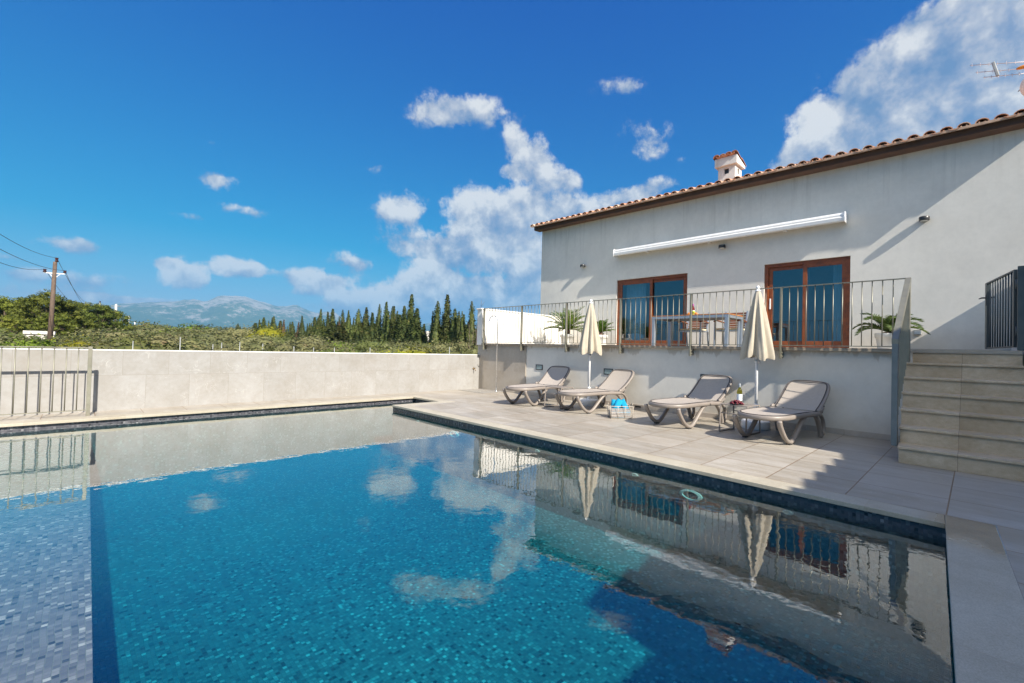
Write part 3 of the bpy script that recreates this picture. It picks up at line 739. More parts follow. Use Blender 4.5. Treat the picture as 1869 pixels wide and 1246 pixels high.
# gate
Hg, Eg = Vector((8.60,-.345,0)), Vector((9.90,-.10,0)); gd = (Eg-Hg).normalized(); L = (Eg-Hg).length
ga = thing('garden_gate', 'open dark grey metal bar gate at the top of the stairs', 'gate', (8.6, -.345, TZ))
def gp(s_, z): p = Hg + gd*s_; return (p.x, p.y, z)
for s_ in (.03, L-.05):
    MB().bar(gp(s_, 1.345), gp(s_, 2.345), .05 if s_ < 1 else .09, .035, side=gd).build('stile', M['darkmetal'], ga, bevel=.003)
MB().bar(gp(.06, 2.335), gp(L-.09, 2.335), .03, .02).build('top_rail', M['darkmetal'], ga)
MB().bar(gp(.06, 1.355), gp(L-.09, 1.355), .03, .02).build('bottom_rail', M['darkmetal'], ga)
for i in range(9):
    s_ = .06 + (L-.15)*(i+1)/10
    MB().tube([gp(s_, 1.36), gp(s_, 2.33)], .009, 8).build('bar', M['darkmetal'], ga)
h_ = MB(); nv = Vector((-gd.y, gd.x, 0))
p = Vector(gp(L-.03, 2.12)); h_.tube([p-nv*.06, p+nv*.06], .012, 8); h_.tube([p+nv*.06, p+nv*.06-gd*-.12], .010, 8); h_.tube([p-nv*.06, p-nv*.06-gd*.12], .010, 8)
h_.bar(p-gd*.03+Vector((0,0,-.12)), p-gd*.03+Vector((0,0,.05)), .04, .045, side=gd)
h_.build('latch', M['black'], ga)
for z in (1.55, 2.15): MB().tube([gp(-.045, z-.06), gp(-.045, z+.06)], .016, 8).build('hinge', M['darkmetal'], ga)
gpost = MB().box(8.42, 8.48, -.415, -.352, 1.302, 2.36).build('gate_post', M['darkmetal'], None, bevel=.004)
tag(gpost, 'dark grey square gate post fixed beside the cream wall', 'gate post')

# ------------------------------------------------------------------ house
XH = 12.10; Y0, Y1 = -.84, 11.09; EZ = 5.5; XB = 20.1
ho = thing('house', 'cream plaster house with terracotta tiled roof above the terrace', 'house', (XH, 5, 0))
doors = [(5.59, 7.865), (1.932, 3.651)]; DZ0, DZ1 = 1.302, 3.40; RV = .16
hw = MB()
ysb = sorted([Y0, Y1] + [y for d_ in doors for y in d_])
def fq(a, b, z0, z1): hw.add([(XH,a,z0),(XH,b,z0),(XH,b,z1),(XH,a,z1)], [(0,3,2,1)])
fq(Y0, Y1, 0, DZ0-.05); hw.add([(XH,Y0,DZ1),(XH,Y1,DZ1),(XH,Y1,5.498),(XH,Y0,5.373)], [(0,3,2,1)])
for a, b in zip([Y0]+[d_[1] for d_ in sorted(doors)], [d_[0] for d_ in sorted(doors)]+[Y1]): fq(a, b, DZ0-.05, DZ1)
for a, b in doors:
    hw.add([(XH,a,DZ0-.05),(XH+RV,a,DZ0-.05),(XH+RV,a,DZ1),(XH,a,DZ1)], [(0,1,2,3)])
    hw.add([(XH,b,DZ0-.05),(XH+RV,b,DZ0-.05),(XH+RV,b,DZ1),(XH,b,DZ1)], [(0,3,2,1)])
    hw.add([(XH,a,DZ1),(XH+RV,a,DZ1),(XH+RV,b,DZ1),(XH,b,DZ1)], [(0,1,2,3)])
    hw.add([(XH,a,DZ0-.05),(XH+RV,a,DZ0-.05),(XH+RV,b,DZ0-.05),(XH,b,DZ0-.05)], [(0,3,2,1)])
RZ = 5.436 + .085
def roofz(x): return RZ + (x-11.70)*.27 if x < 16.1 else RZ + (16.1-11.70)*.27 - (x-16.1)*.27
for y in (Y0, Y1): hw.add([(XH,y,0),(XB,y,0),(XB,y,EZ),(16.1,y,roofz(16.1)-.12),(XH,y,5.436+(y-5.26)*.0105)], [(0,1,2,3,4)])
hw.add([(XB,Y0,0),(XB,Y1,0),(XB,Y1,EZ),(XB,Y0,EZ)], [(0,1,2,3)])
hw.build('wall', M['house'], ho, recalc=False)
ri = MB()
ri.add([(XH+RV+.02,Y0+.2,1.28),(17,Y0+.2,1.28),(17,Y1-.2,1.28),(XH+RV+.02,Y1-.2,1.28)], [(0,1,2,3)])
ri.add([(17,Y0+.2,1.28),(17,Y1-.2,1.28),(17,Y1-.2,4),(17,Y0+.2,4)], [(0,1,2,3)])
ri.add([(XH+RV+.02,Y0+.2,4),(17,Y0+.2,4),(17,Y1-.2,4),(XH+RV+.02,Y1-.2,4)], [(0,1,2,3)])
for y in (Y0+.2, 4.6, Y1-.2): ri.add([(XH+RV+.02,y,1.28),(17,y,1.28),(17,y,4),(XH+RV+.02,y,4)], [(0,1,2,3)])
for a, b in zip([Y0+.2]+[d_[1]+.01 for d_ in sorted(doors)], [d_[0]-.01 for d_ in sorted(doors)]+[Y1-.2]): ri.add([(XH+RV+.02,a,1.28),(XH+RV+.02,b,1.28),(XH+RV+.02,b,4),(XH+RV+.02,a,4)], [(0,1,2,3)])
ri.build('room', M['interior'], ho)
MB().box(XH-.012, XH, 3.66, 5.58, TZ+.001, TZ+.075).build('skirting', M['skirt'], ho)
MB().box(XH-.012, XH, -.42, 1.92, TZ+.001, TZ+.075).build('skirting', M['skirt'], ho)
MB().box(XH-.012, XH, 7.875, 9.75, TZ+.001, TZ+.075).build('skirting', M['skirt'], ho)
# sliding doors
for di, (a, b) in enumerate(doors):
    X = XH + .055; fw = .075
    f = MB(); f.box(X, X+.10, a, b, DZ1-fw, DZ1-.002); f.box(X, X+.10, a, b, DZ0-.048, DZ0+.03); f.box(X, X+.10, a, a+fw, DZ0+.03, DZ1-fw); f.box(X, X+.10, b-fw, b, DZ0+.03, DZ1-fw)
    do = f.build('sliding_door', M['wood'], ho, bevel=.004)
    mid = (a+b)/2
    for (p0, p1, xx) in (((mid-.05, b-fw, X+.005), (a+fw, mid+.05, X+.052)) if di == 0 else ((mid-.05, b-fw, X+.052), (a+fw, mid+.05, X+.005))):
        q = MB(); st = .085; zb, zt_ = DZ0+.03, DZ1-fw
        q.box(xx, xx+.042, p0, p0+st, zb, zt_); q.box(xx, xx+.042, p1-st, p1, zb, zt_); q.box(xx, xx+.042, p0+st, p1-st, zt_-st, zt_); q.box(xx, xx+.042, p0+st, p1-st, zb, zb+.19)
        q.build('panel_frame', M['wood'], do, bevel=.004)
        MB().add([(xx+.02,p0+st-.01,zb+.18),(xx+.02,p1-st+.01,zb+.18),(xx+.02,p1-st+.01,zt_-st+.01),(xx+.02,p0+st-.01,zt_-st+.01)], [(0,1,2,3)]).build('glass_pane', M['glass'], do)
    if di == 1: MB().box(X+.025, X+.05, b-fw-.055, b-fw-.025, 2.30, 2.56).build('handle', M['whitemetal'], do, bevel=.005)
# curtains behind the first door
for (ya_, yb_, lb) in ((7.05, 7.72, 'pale curtain hanging behind the left pane of the first glass door'),(1.98,2.30,'pale curtain gathered behind the right pane of the second glass door')):
    cu = MB(); n = 60; v = []
    for i in range(n+1):
        y = ya_ + (yb_-ya_)*i/n; x = XH+.36+.035*math.sin(i*1.15)+.01*math.sin(i*2.7)
        v += [(x,y,1.31),(x,y,3.32)]
    cu.add(v, [(2*i,2*i+2,2*i+3,2*i+1) for i in range(n)], 0, True)
    o = cu.build('curtain', M['curtain']); tag(o, lb, 'curtain', 'curtains behind the glass doors')
# fascia
FX = 11.80
def eave(y): return 5.436 + (y-5.26)*.0105
def eprism(x0, x1, z0, z1, y0, y1): return MB().prism([(x0,y0,eave(y0)+z0),(x1,y0,eave(y0)+z0),(x1,y0,eave(y0)+z1),(x0,y0,eave(y0)+z1)], (0,y1-y0,eave(y1)-eave(y0)))
fo = eprism(FX, XH-.01, .002, .115, Y0, Y1+.13).build('fascia', M['fascia'], ho)
eprism(FX+.012, XH-.002, -.012, .001, Y0, Y1+.125).build('soffit', M['fascialip'], fo)
# roof: barrel tiles laid in courses up the slope, both slopes
def barrel_roof(mb, xa, xb, ya, yb, zf, pitch=.235, course=.40, seg=6, mi=0, tilt=lambda y: 0):
    n = int(round((yb-ya)/pitch)); p = (yb-ya)/n; rows_ = max(1, int(math.ceil(abs(xb-xa)/course))); dx = (xb-xa)/rows_
    for k in range(n+1):
        yc = ya + p*k
        for r in range(rows_):
            x0 = xa + dx*r; x1 = x0 + dx*1.12
            if r == rows_-1: x1 = xb
            jit = random.uniform(-.012, .012); x0 += jit if r else jit*1.3; jz = random.uniform(-.004,.004) + tilt(yc)
            # cover tile (convex up), thick at the lower end
            v = []
            for (xx, rr, dz) in ((x0, .092, .026), (x1, .074, .008)):
                for q in range(seg+1):
                    th = PI*q/seg
                    v.append((xx, yc - rr*math.cos(th)*1.05, zf(xx) + dz + jz + rr*.92*math.sin(th)))
                for q in range(seg+1):
                    th = PI*q/seg; r2 = rr-.014
                    v.append((xx, yc - r2*math.cos(th)*1.05, zf(xx) + dz + jz + r2*.92*math.sin(th)))
            m_ = 2*(seg+1); f = []
            for q in range(seg):
                f.append((q, q+1, m_+q+1, m_+q)); f.append((seg+1+q, m_+seg+1+q, m_+seg+2+q, seg+2+q)); f.append((q, seg+1+q, seg+2+q, q+1))
            mb.add(v, f, mi, False)
            if k == n: continue
            # channel tile (concave), between two covers
            yc2 = yc + p/2; v = []
            for (xx, rr, dz) in ((x0-.03*(1 if dx > 0 else -1)*(r == 0), .070, .030), (x1, .082, .018)):
                for q in range(seg+1):
                    th = PI*q/seg
                    v.append((xx, yc2 - rr*math.cos(th)*1.08, zf(xx) + dz + jz - rr*.55*math.sin(th)+.02))
                for q in range(seg+1):
                    th = PI*q/seg; r2 = rr+.013
                    v.append((xx, yc2 - r2*math.cos(th)*1.08, zf(xx) + dz + jz - r2*.55*math.sin(th)+.02))
            mb.add(v, f, mi, False)
ro = MB()
barrel_roof(ro, 11.70, 16.1, Y0+.09, Y1+.16, lambda x: roofz(x)+.01, tilt=lambda y: (y-5.26)*.0105)
rf = ro.build('roof', M['terracotta'], ho, recalc=False)
ru = MB()
ta_, tb_ = eave(Y0)-5.436, eave(Y1+.16)-5.436; dt = (0, Y1+.16-Y0-.02, tb_-ta_)
ru.prism([(11.672,Y0+.02,roofz(11.672)-.0+ta_),(16.1,Y0+.02,roofz(16.1)-.04+ta_),(16.1,Y0+.02,roofz(16.1)+ta_),(11.672,Y0+.02,roofz(11.672)+.045+ta_)], dt)
ru.prism([(16.1,Y0+.02,roofz(16.1)+ta_),(XB+.3,Y0+.02,roofz(XB+.3)+ta_),(XB+.3,Y0+.02,roofz(XB+.3)+.1+ta_),(16.1,Y0+.02,roofz(16.1)+.12+ta_)], dt)
ru.build('eave_mortar', M['mortar'], rf)
# chimney
cx0, cx1, cy0, cy1 = 13.3, 13.8, 4.815, 5.285
ch = MB()
zb_, zo0, zo1, zt_ = 5.95, 6.38, 6.535, 6.60
ow = .065
# four corner piers with an opening on every side
def face(ax, c0, c1, fixed):
    m_ = (c0+c1)/2
    for (a, b, z0, z1) in ((c0,c1,zb_,zo0),(c0,c1,zo1,zt_),(c0,m_-ow,zo0,zo1),(m_+ow,c1,zo0,zo1)):
        if ax == 'x': ch.box(min(fixed, fixed+(.05 if fixed == cx0 else -.05)), max(fixed, fixed+(.05 if fixed == cx0 else -.05)), a, b, z0, z1)
        else: ch.box(a, b, min(fixed, fixed+(.05 if fixed == cy0 else -.05)), max(fixed, fixed+(.05 if fixed == cy0 else -.05)), z0, z1)
face('x', cy0, cy1, cx0); face('x', cy0, cy1, cx1); face('y', cx0+.05, cx1-.05, cy0); face('y', cx0+.05, cx1-.05, cy1)
cho = ch.build('chimney', M['chim'], ho)
MB().box(cx0+.06, cx1-.06, cy0+.06, cy1-.06, 5.9, 6.59).build('flue', M['black'], cho)
cpz = 6.601; a0, a1, b0, b1 = cx0-.08, cx1+.08, cy0-.075, cy1+.075
MB().prism([(a0,b0,cpz),(a1,b0,cpz),(a1,b0,cpz+.085),(a0,b0,cpz+.245)], (0,b1-b0,0)).build('cap', M['chim'], cho, bevel=.008)
ct = MB(); barrel_roof(ct, a0-.03, a1+.07, b0+.06, b1-.06, lambda x: cpz+.238-(x-a0)*.24, pitch=.19, course=.4, seg=8)
ct.build('cap_tiles', M['terracotta'], cho, recalc=False)
# wall lamps
for y, z, l in ((9.15,3.99,'small dark round wall lamp near the far corner of the house'),(4.64,3.972,'small dark round wall lamp just below the awning'),(.74,3.958,'small dark round wall lamp in sunlight right of the awning')):
    o = thing('wall_lamp', l, 'wall lamp', (XH, y, z), 0, 'round lamps on the house front')
    b = MB(); b.lathe([(.02,.045),(.076,.045),(.082,.038),(.082,-.03),(.078,-.036),(.066,-.036)], 28, (XH-.088, y, z)); b.box(XH-.03, XH-.002, y-.05, y+.05, z-.03, z+.035)
    b.build('housing', M['black'], o)
    MB().lathe([(.066,-.035),(.001,-.038)], 28, (XH-.088, y, z)).build('diffuser', M['diffuser'], o)
o = thing('wall_socket', 'small grey outdoor socket low on the house wall near the stairs', 'socket', (XH, .82, 1.70))
MB().box(XH-.06, XH-.001, .765, .885, 1.655, 1.755).build('box', M['greypole'], o, bevel=.006)
MB().box(XH-.068, XH-.061, .775, .875, 1.665, 1.72).build('flap', M['alu'], o, bevel=.003)
# awning
aw = thing('awning', 'retracted white awning in a long cassette above the glass doors', 'awning', (XH-.1, 4.9, 4.2))
ya_, yb_ = 1.995, 7.85; xo = XH-.25
MB().prism([(XH-.004,ya_+.02,4.30),(xo+.02,ya_+.02,4.315),(xo,ya_+.02,4.27),(xo,ya_+.02,4.24),(xo+.05,ya_+.02,4.215),(XH-.004,ya_+.02,4.20)], (0,yb_-ya_-.04,0)).build('cassette', M['whitemetal'], aw)
MB().prism([(xo-.005,ya_+.02,4.232),(xo-.02,ya_+.02,4.205),(xo-.012,ya_+.02,4.135),(xo+.03,ya_+.02,4.115),(xo+.09,ya_+.02,4.13),(xo+.09,ya_+.02,4.20),(xo+.045,ya_+.02,4.209)], (0,yb_-ya_-.04,0)).build('front_bar', M['whitemetal'], aw)
for y in (ya_, yb_-.019): MB().prism([(XH-.004,y,4.325),(xo-.01,y,4.335),(xo-.028,y,4.21),(xo-.02,y,4.11),(XH-.06,y,4.105),(XH-.004,y,4.18)], (0,.019,0)).build('end_cap', M['whitemetal'], aw)
for y in (3.2, 5.0, 6.8): MB().box(XH-.10, XH-.002, y-.04, y+.04, 4.13, 4.199).build('arm_bracket', M['whitemetal'], aw)

# aerial and dish on the roof
an = thing('tv_aerial', 'television aerial with three booms of short rods on the roof', 'aerial', (13.5, -.72, 6.2))
boom = [((.132,7.467),(-.75,7.16)), ((.05,7.278),(-.75,7.03)), ((-.063,7.124),(-.75,6.93))]
for (p, q) in boom: MB().tube([(13.5,p[0],p[1]),(13.5,q[0],q[1])], .006, 6).build('boom', M['redmetal'], an)
for bi, (p, q) in enumerate(boom):
    for i in range(7):
        s_ = .03 + i*.14; y = p[0]+(q[0]-p[0])*s_; z = p[1]+(q[1]-p[1])*s_
        MB().tube([(13.47,y+.0,z-.05),(13.53,y+.0,z+.05)], .004, 6).build('rod', M['redmetal'], an)
MB().bar((13.49,-.20,7.38),(13.49,-.27,7.06), .05, .05).build('dipole_box', M['greypole'], an, bevel=.01)
MB().sphere((13.49,-.62,7.10), .08, 12, 8, 0, (.5,1.3,.45)).build('joint', M['orangeplastic'], an)
MB().tube([(13.5,-.74,6.15),(13.5,-.74,7.3)], .02, 8).build('mast', M['greypole'], an)
MB().tube([(13.5,-.55,6.63),(13.5,-.74,6.86)], .008, 6).build('stay', M['black'], an)
sd = thing('satellite_dish', 'white satellite dish on the roof beside the aerial', 'dish', (13.2, -.72, 6.2))
dm = MB(); dm.lathe([(.001,0),(.1,.012),(.2,.05),(.27,.095)], 28, (0,0,0))
rm = Matrix.Rotation(rad(62), 4, 'Y') @ Matrix.Rotation(rad(0), 4, 'X')
dm.v = [tuple(rm @ Vector(v) + Vector((13.2,-.83,6.56))) for v in dm.v]
dm.build('dish', M['dishwhite'], sd)
MB().tube([(13.2,-.83,6.05),(13.2,-.83,6.56)], .02, 8).build('mast', M['greypole'], sd)

# ------------------------------------------------------------------ shower, tap
sh = thing('outdoor_shower', 'slim chrome shower pipe with curved top in the terrace corner', 'shower', (8.12, 8.98, 0))
pts = [(8.12,8.98,.02),(8.12,8.98,1.9)] + [(8.12-.055*(1-math.cos(PI*k/10)), 8.98+.11*(1-math.cos(PI*k/10)), 1.9+.14*math.sin(PI*k/10)) for k in range(1, 11)]
MB().tube(pts, .014, 10).build('pipe', M['chrome'], sh)
MB().lathe([(.03,-.03),(.032,-.012),(.016,.02)], 16, pts[-1], caps=True).build('shower_head', M['chrome'], sh)
v_ = MB(); v_.tube([(8.12,8.98,1.32),(8.07,9.03,1.32)], .012, 8); v_.tube([(8.07,9.03,1.32),(8.06,9.06,1.345)], .008, 8); v_.build('tap', M['chrome'], sh)
MB().lathe([(.04,0),(.04,.012),(.016,.025)], 16, (8.12,8.98,.006), caps=True).build('base_flange', M['chrome'], sh)
st_ = MB().prism([(7.46,8.75,.002),(8.262,8.75,.002),(8.262,9.80,.002),(7.46,9.80,.002)], (0,0,.005)).build('shower_tray', M['grate'])
tag(st_, 'grey pebble shower tray let into the deck under the shower', 'shower tray')
tp = thing('garden_tap', 'small brass tap on the stone wall near the shower', 'tap', (8.05, Yw(8.05), .56))
X, Y = 8.05, Yw(8.05)-.001
b = MB(); b.lathe([(.028,0),(.028,.008),(.012,.012)], 12, (0,0,0)); b.v = [(X+x, Y-z, .57+y) for x, y, z in b.v]
b.tube([(X,Y,.57),(X,Y-.07,.57),(X,Y-.085,.55),(X,Y-.085,.51)], [.012,.012,.011,.010], 8); b.build('spout', M['brass'], tp)
MB().bar((X-.05,Y-.045,.60),(X+.05,Y-.045,.60), .014, .008).tube([(X,Y-.045,.575),(X,Y-.045,.60)], .006, 6).build('lever', M['brass'], tp)

# ------------------------------------------------------------------ loungers
def smooth_path(pts, sub=6, closed=False):
    P = [Vector(p) for p in pts]; n = len(P); out = []
    rng_ = range(n) if closed else range(n-1)
    for i in rng_:
        p0 = P[i-1] if (i > 0 or closed) else P[0]*2-P[1]
        p1 = P[i]; p2 = P[(i+1) % n]; p3 = P[(i+2) % n] if (closed or i+2 < n) else P[-1]*2-P[-2]
        for k in range(sub):
            t_ = k/sub
            out.append(.5*((2*p1)+(p2-p0)*t_+(2*p0-5*p1+4*p2-p3)*t_*t_+(3*p1-p0-3*p2+p3)*t_**3))
    if not closed: out.append(P[-1])
    return out
def make_lounger(label):
    o = thing('sun_lounger', label, 'sun lounger', (0,0,0), 0, 'four sun loungers along the terrace wall')
    for sgn in (1, -1):
        v = .285*sgn
        prof = [(-.33,.325),(-.30,.25),(-.17,.10),(-.05,.035),(.05,.045),(.15,.12),(.30,.255),(.42,.335),(.56,.368),(.70,.355),(.83,.28),(.92,.16),(.965,.04),(.97,.012)]
        MB().sweep(smooth_path([(u, v, z) for u, z in prof], 5), (0,1,0), .062, .05).build('leg_frame', M['plastic'], o, world=False)
        MB().sweep(smooth_path([(.80,v,.325),(.93,v,.33),(1.04,v,.25),(1.07,v,.13),(1.03,v,.03)], 5), (0,1,0), .05, .036).build('leg_frame', M['plastic'], o, world=False)
        MB().box(-.075, .005, v-.028, v+.028, 0, .045).build('rubber_foot', M['rubber'], o, bevel=.008, world=False)
        MB().lathe([(.001,-.016),(.034,-.016),(.045,-.010),(.045,.010),(.034,.016),(.001,.016)], 18, (0,0,0)).build('wheel', M['rubber'], o, world=False)
        wo_ = o.children[-1]; wo_.rotation_euler = (rad(90),0,0); wo_.location = (1.0, v, .046)
        hg = MB(); hg.sphere((.845, v*1.10, .392), .05, 12, 8, 0, (1.1,.55,.7)); hg.bar((.86,v*1.12,.37),(.97,v*1.12,.43), .02, .035)
        hg.build('hinge', M['plastic'], o, world=False)
        MB().bar((.93,v*1.09,.36),(1.00,v*1.09,.455), .018, .02).build('ratchet', M['rubber'], o, world=False)
    # seat
    def seatz(u): return .352 + .020*math.cos((u-.25)*1.9) - .0
    def hw(u):      # half width, rounded nose at the foot end
        s_ = (u+.40)/.36
        return .30 if s_ >= 1 else .30*math.sqrt(max(0, 1-(1-s_)**2))**.8
    us = [-.40+.36*(1-math.cos(PI/2*k/10)) for k in range(0, 11)] + [.05,.2,.35,.5,.65,.8,.86]
    edge = [(u, hw(u), seatz(u)) for u in us]
    loop = [Vector((.86,-.30,seatz(.86)))] + [Vector((u,-w_,z)) for u, w_, z in edge[::-1]][1:] + [Vector(e_) for e_ in edge[1:]]
    fr_ = [Vector((p.x*1.0, p.y*1.05, p.z-.012)) for p in loop]; 
    MB().sweep(fr_, (0,0,1), .062, .045).build('seat_frame', M['plastic'], o, world=False)
    s_ = MB(); v = []; n = 8
    for (u, w_, z) in edge:
        for k in range(n+1):
            q = -1+2*k/n; v.append((u, q*w_*.97, z+.020-.010*(1-q*q)))
    s_.add(v, [(i*(n+1)+k, (i+1)*(n+1)+k, (i+1)*(n+1)+k+1, i*(n+1)+k+1) for i in range(len(edge)-1) for k in range(n)], 0, True)
    s_.build('seat_sling', M['sling'], o, world=False)
    MB().tube([Vector((p.x, p.y*.985, p.z+.022)) for p in loop], .0065, 6).build('piping', M['piping'], o, world=False)
    # backrest
    A0 = Vector((.845,0,.378)); dirb = Vector((.47,0,.385)).normalized(); Lb = .62; nb_ = Vector((-dirb.z,0,dirb.x))
    def bp(s1, w1, off=0): return A0 + dirb*s1 + Vector((0,w1,0)) + nb_*off
    bow = lambda s1: -.03*math.sin(PI*s1/Lb)
    path = [(0,-.285),(.2,-.29),(.4,-.288),(.53,-.275),(.59,-.24),(.615,-.16),(.622,0),(.615,.16),(.59,.24),(.53,.275),(.4,.288),(.2,.29),(0,.285)]
    pp = smooth_path([bp(a, b, bow(a)) for a, b in path], 4)
    MB().sweep(pp, nb_, .035, .05).build('back_frame', M['plastic'], o, world=False)
    s_ = MB(); v = []; rows_ = 10
    for i in range(rows_+1):
        a = Lb*.985*i/rows_; w1 = .270 if a < .5 else .270*(1-((a-.5)/.14)**3*.30)
        for k in range(n+1):
            q = -1+2*k/n; v.append(bp(a, q*w1, bow(a)+.016-.012*(1-q*q)))
    s_.add(v, [(i*(n+1)+k, (i+1)*(n+1)+k, (i+1)*(n+1)+k+1, i*(n+1)+k+1) for i in range(rows_) for k in range(n)], 0, True)
    s_.build('back_sling', M['sling'], o, world=False)
    pipe = smooth_path([bp(a, b*.945, bow(a)+.02) for a, b in path], 4)
    MB().tube(pipe, .0065, 6).build('piping', M['piping'], o, world=False)
    st2 = MB(); st2.tube([bp(.33,-.24,-.075), Vector((1.0,-.24,.34))], .010, 8); st2.tube([bp(.33,.24,-.075), Vector((1.0,.24,.34))], .010, 8); st2.tube([bp(.33,-.24,-.075), bp(.33,.24,-.075)], .010, 8)
    st2.build('back_strut', M['rubber'], o, world=False)
    return o
LL = [((6.72,6.55),6,'taupe sun lounger in front of the shower, leftmost of the four'),
      ((6.87,5.25),-6.5,'taupe sun lounger with its back in full sun, behind the towel basket'),
      ((6.85,3.345),-6.5,'taupe sun lounger between the towel basket and the wine table'),
      ((6.79,1.97),-8,'taupe sun lounger nearest the stairs, half in diagonal shade')]
proto = None
for (xy, a, l) in LL:
    if proto is None: proto = make_lounger(l); q = proto
    else: q = copy_tree(proto); q['label'] = l
    q.location = (xy[0], xy[1], 0); q.rotation_euler = (0,0,rad(a))

# ------------------------------------------------------------------ parasols
def make_parasol(label):
    o = thing('parasol', label, 'parasol', (0,0,0), 0, 'two closed parasols')
    b = MB(); b.lathe([(.02,.13),(.19,.13),(.205,.115),(.21,.02),(.20,.0)], 32, (0,0,0), caps=True); b.lathe([(.035,.12),(.035,.38),(.03,.385)], 16, (0,0,0), caps=True)
    b.build('base', M['whitemetal'], o, world=False, bevel=.004)
    MB().tube([(0,0,.1),(0,0,2.19)], .0225, 14).build('pole', M['whitemetal'], o, world=False)
    k_ = MB(); k_.lathe([(.022,1.04),(.034,1.045),(.034,1.085),(.022,1.09)], 14); k_.sphere((-.03,-.03,1.06), .016, 8, 6); k_.build('tilt_joint', M['whitemetal'], o, world=False)
    def fold(r, z, th):
        s_ = (2.2-z)/1.1
        a = .5+.5*math.cos(8*th+.7*math.sin(3*th)+s_*.6)
        rr = r*(1-.34*(1-a)*min(1, s_*2.5)) + .012*s_*math.sin(19*th+4*z) + .02*s_*math.sin(2*th+1)
        zz = z
        if s_ > .9: zz = z + (.055*(1-a)+.03*math.sin(3*th+1))*(s_-.9)*10*.8
        return rr, zz
    prof = [(.028,2.185),(.05,2.14),(.075,2.05),(.10,1.95),(.13,1.82),(.165,1.66),(.20,1.50),(.232,1.35),(.255,1.22),(.262,1.13),(.255,1.09)]
    cn = MB(); cn.lathe(prof, 128, (0,0,0), 0, True, fold); cn.lathe([(.24,1.095),(.10,1.45),(.03,1.8)], 64, (0,0,0), 0, True, fold)
    cn.build('canopy', M['canvas'], o, world=False)
    f = MB(); f.lathe([(.04,2.175),(.042,2.19),(.02,2.2),(.016,2.21)], 16); f.sphere((0,0,2.235), .03, 14, 10); f.build('finial', M['whitemetal'], o, world=False)
    return o
pa = make_parasol('closed beige parasol standing between the two left loungers'); pa.location = (7.86, 5.74, 0)
pc = copy_tree(pa); pc['label'] = 'closed beige parasol standing behind the wine table'; pc.location = (7.75, 2.425, 0); pc.rotation_euler = (0,0,rad(40))

# ------------------------------------------------------------------ side tables and what stands on them
def make_side_table(label):
    o = thing('side_table', label, 'side table', (0,0,0), 0, 'low side tables between loungers')
    a = .20; hgt = .42
    MB().box(-a, a, -a, a, hgt-.014, hgt).build('table_top', M['plastic'], o, bevel=.006, world=False)
    for s1 in (-1, 1):
        y = a*s1*.96
        pts = smooth_path([(-a+.01,y,hgt-.015),(-a-.005,y,.30),(-a-.02,y,.03),(-a+.02,y,.012),(0,y,.012),(a-.02,y,.012),(a+.02,y,.03),(a+.005,y,.30),(a-.01,y,hgt-.015)], 5)
        MB().tube(pts, .0115, 8).build('leg_loop', M['plastic'], o, world=False)
    c_ = MB(); c_.tube([(-a-.005,-a*.96,.29),(-a-.005,a*.96,.29)], .008, 6); c_.tube([(a+.005,-a*.96,.29),(a+.005,a*.96,.29)], .008, 6); c_.build('cross_bar', M['plastic'], o, world=False)
    return o
t2 = make_side_table('low taupe side table carrying wine and grapes'); t2.location = (7.13, 2.45, 0); t2.rotation_euler = (0,0,rad(-6))
t1 = copy_tree(t2); t1['label'] = 'empty low taupe side table between the two left loungers'; t1.location = (7.02, 5.86, 0); t1.rotation_euler = (0,0,rad(4))
TT = .421
def wine_bottle(name, label, loc, glassm, foilm):
    o = thing(name, label, 'bottle', loc)
    MB().lathe([(.001,.002),(.036,.0),(.038,.01),(.038,.17),(.036,.19),(.026,.215),(.016,.235),(.0145,.25)], 24, loc).build('glass_body', glassm, o)
    MB().lathe([(.0386,.045),(.0386,.145)], 24, loc).build('paper_label', M['label'], o)
    MB().lathe([(.0148,.236),(.0150,.296),(.012,.302),(.001,.302)], 20, loc).build('foil', foilm, o)
wine_bottle('wine_bottle', 'white wine bottle with pale label on the side table', (7.22, 2.49, TT), M['wine'], M['foil'])
def wine_glass(label, loc, rot=None):
    o = thing('wine_glass', label, 'glass', loc, 0, 'stemmed wine glasses')
    b = MB(); b.lathe([(.034,.002),(.033,.004),(.006,.008),(.004,.02),(.004,.085),(.010,.095),(.026,.112),(.036,.14),(.037,.16),(.031,.20)], 24, (0,0,0))
    if rot is not None: b.v = [tuple(rot @ Vector(v)) for v in b.v]
    b.build('glass_bowl', M['clear'], o, world=False)
wine_glass('empty wine glass left of the wine bottle', (7.10, 2.575, TT)); wine_glass('empty wine glass right of the wine bottle', (7.16, 2.36, TT))
wine_glass('wine glass lying on the deck under the end lounger', (6.66, 2.09, .036), Matrix.Rotation(rad(88), 3, 'X') @ Matrix.Rotation(rad(0), 3, 'Z'))
gr = thing('grape_bunch', 'bunch of red grapes in front of the wine bottle', 'grapes', (7.04, 2.48, TT))
gm = MB(); rg = random.Random(5)
for i in range(95):
    u = rg.uniform(-1, 1); w_ = rg.uniform(-1, 1); hgt = max(0, 1-(u*u*.9+w_*w_))
    if u*u+w_*w_ > 1: continue
    gm.sphere((7.02+.055*w_, 2.46+.092*u, TT+.012+rg.uniform(.2,1)*.062*hgt), rg.uniform(.0105,.0135), 8, 6)
gm.build('berries', M['grape'], gr)
MB().lathe([(.001,.003),(.085,.003),(.095,.009),(.092,.0105),(.08,.005)], 28, (7.02,2.46,TT)).build('plate', M['black'], gr)

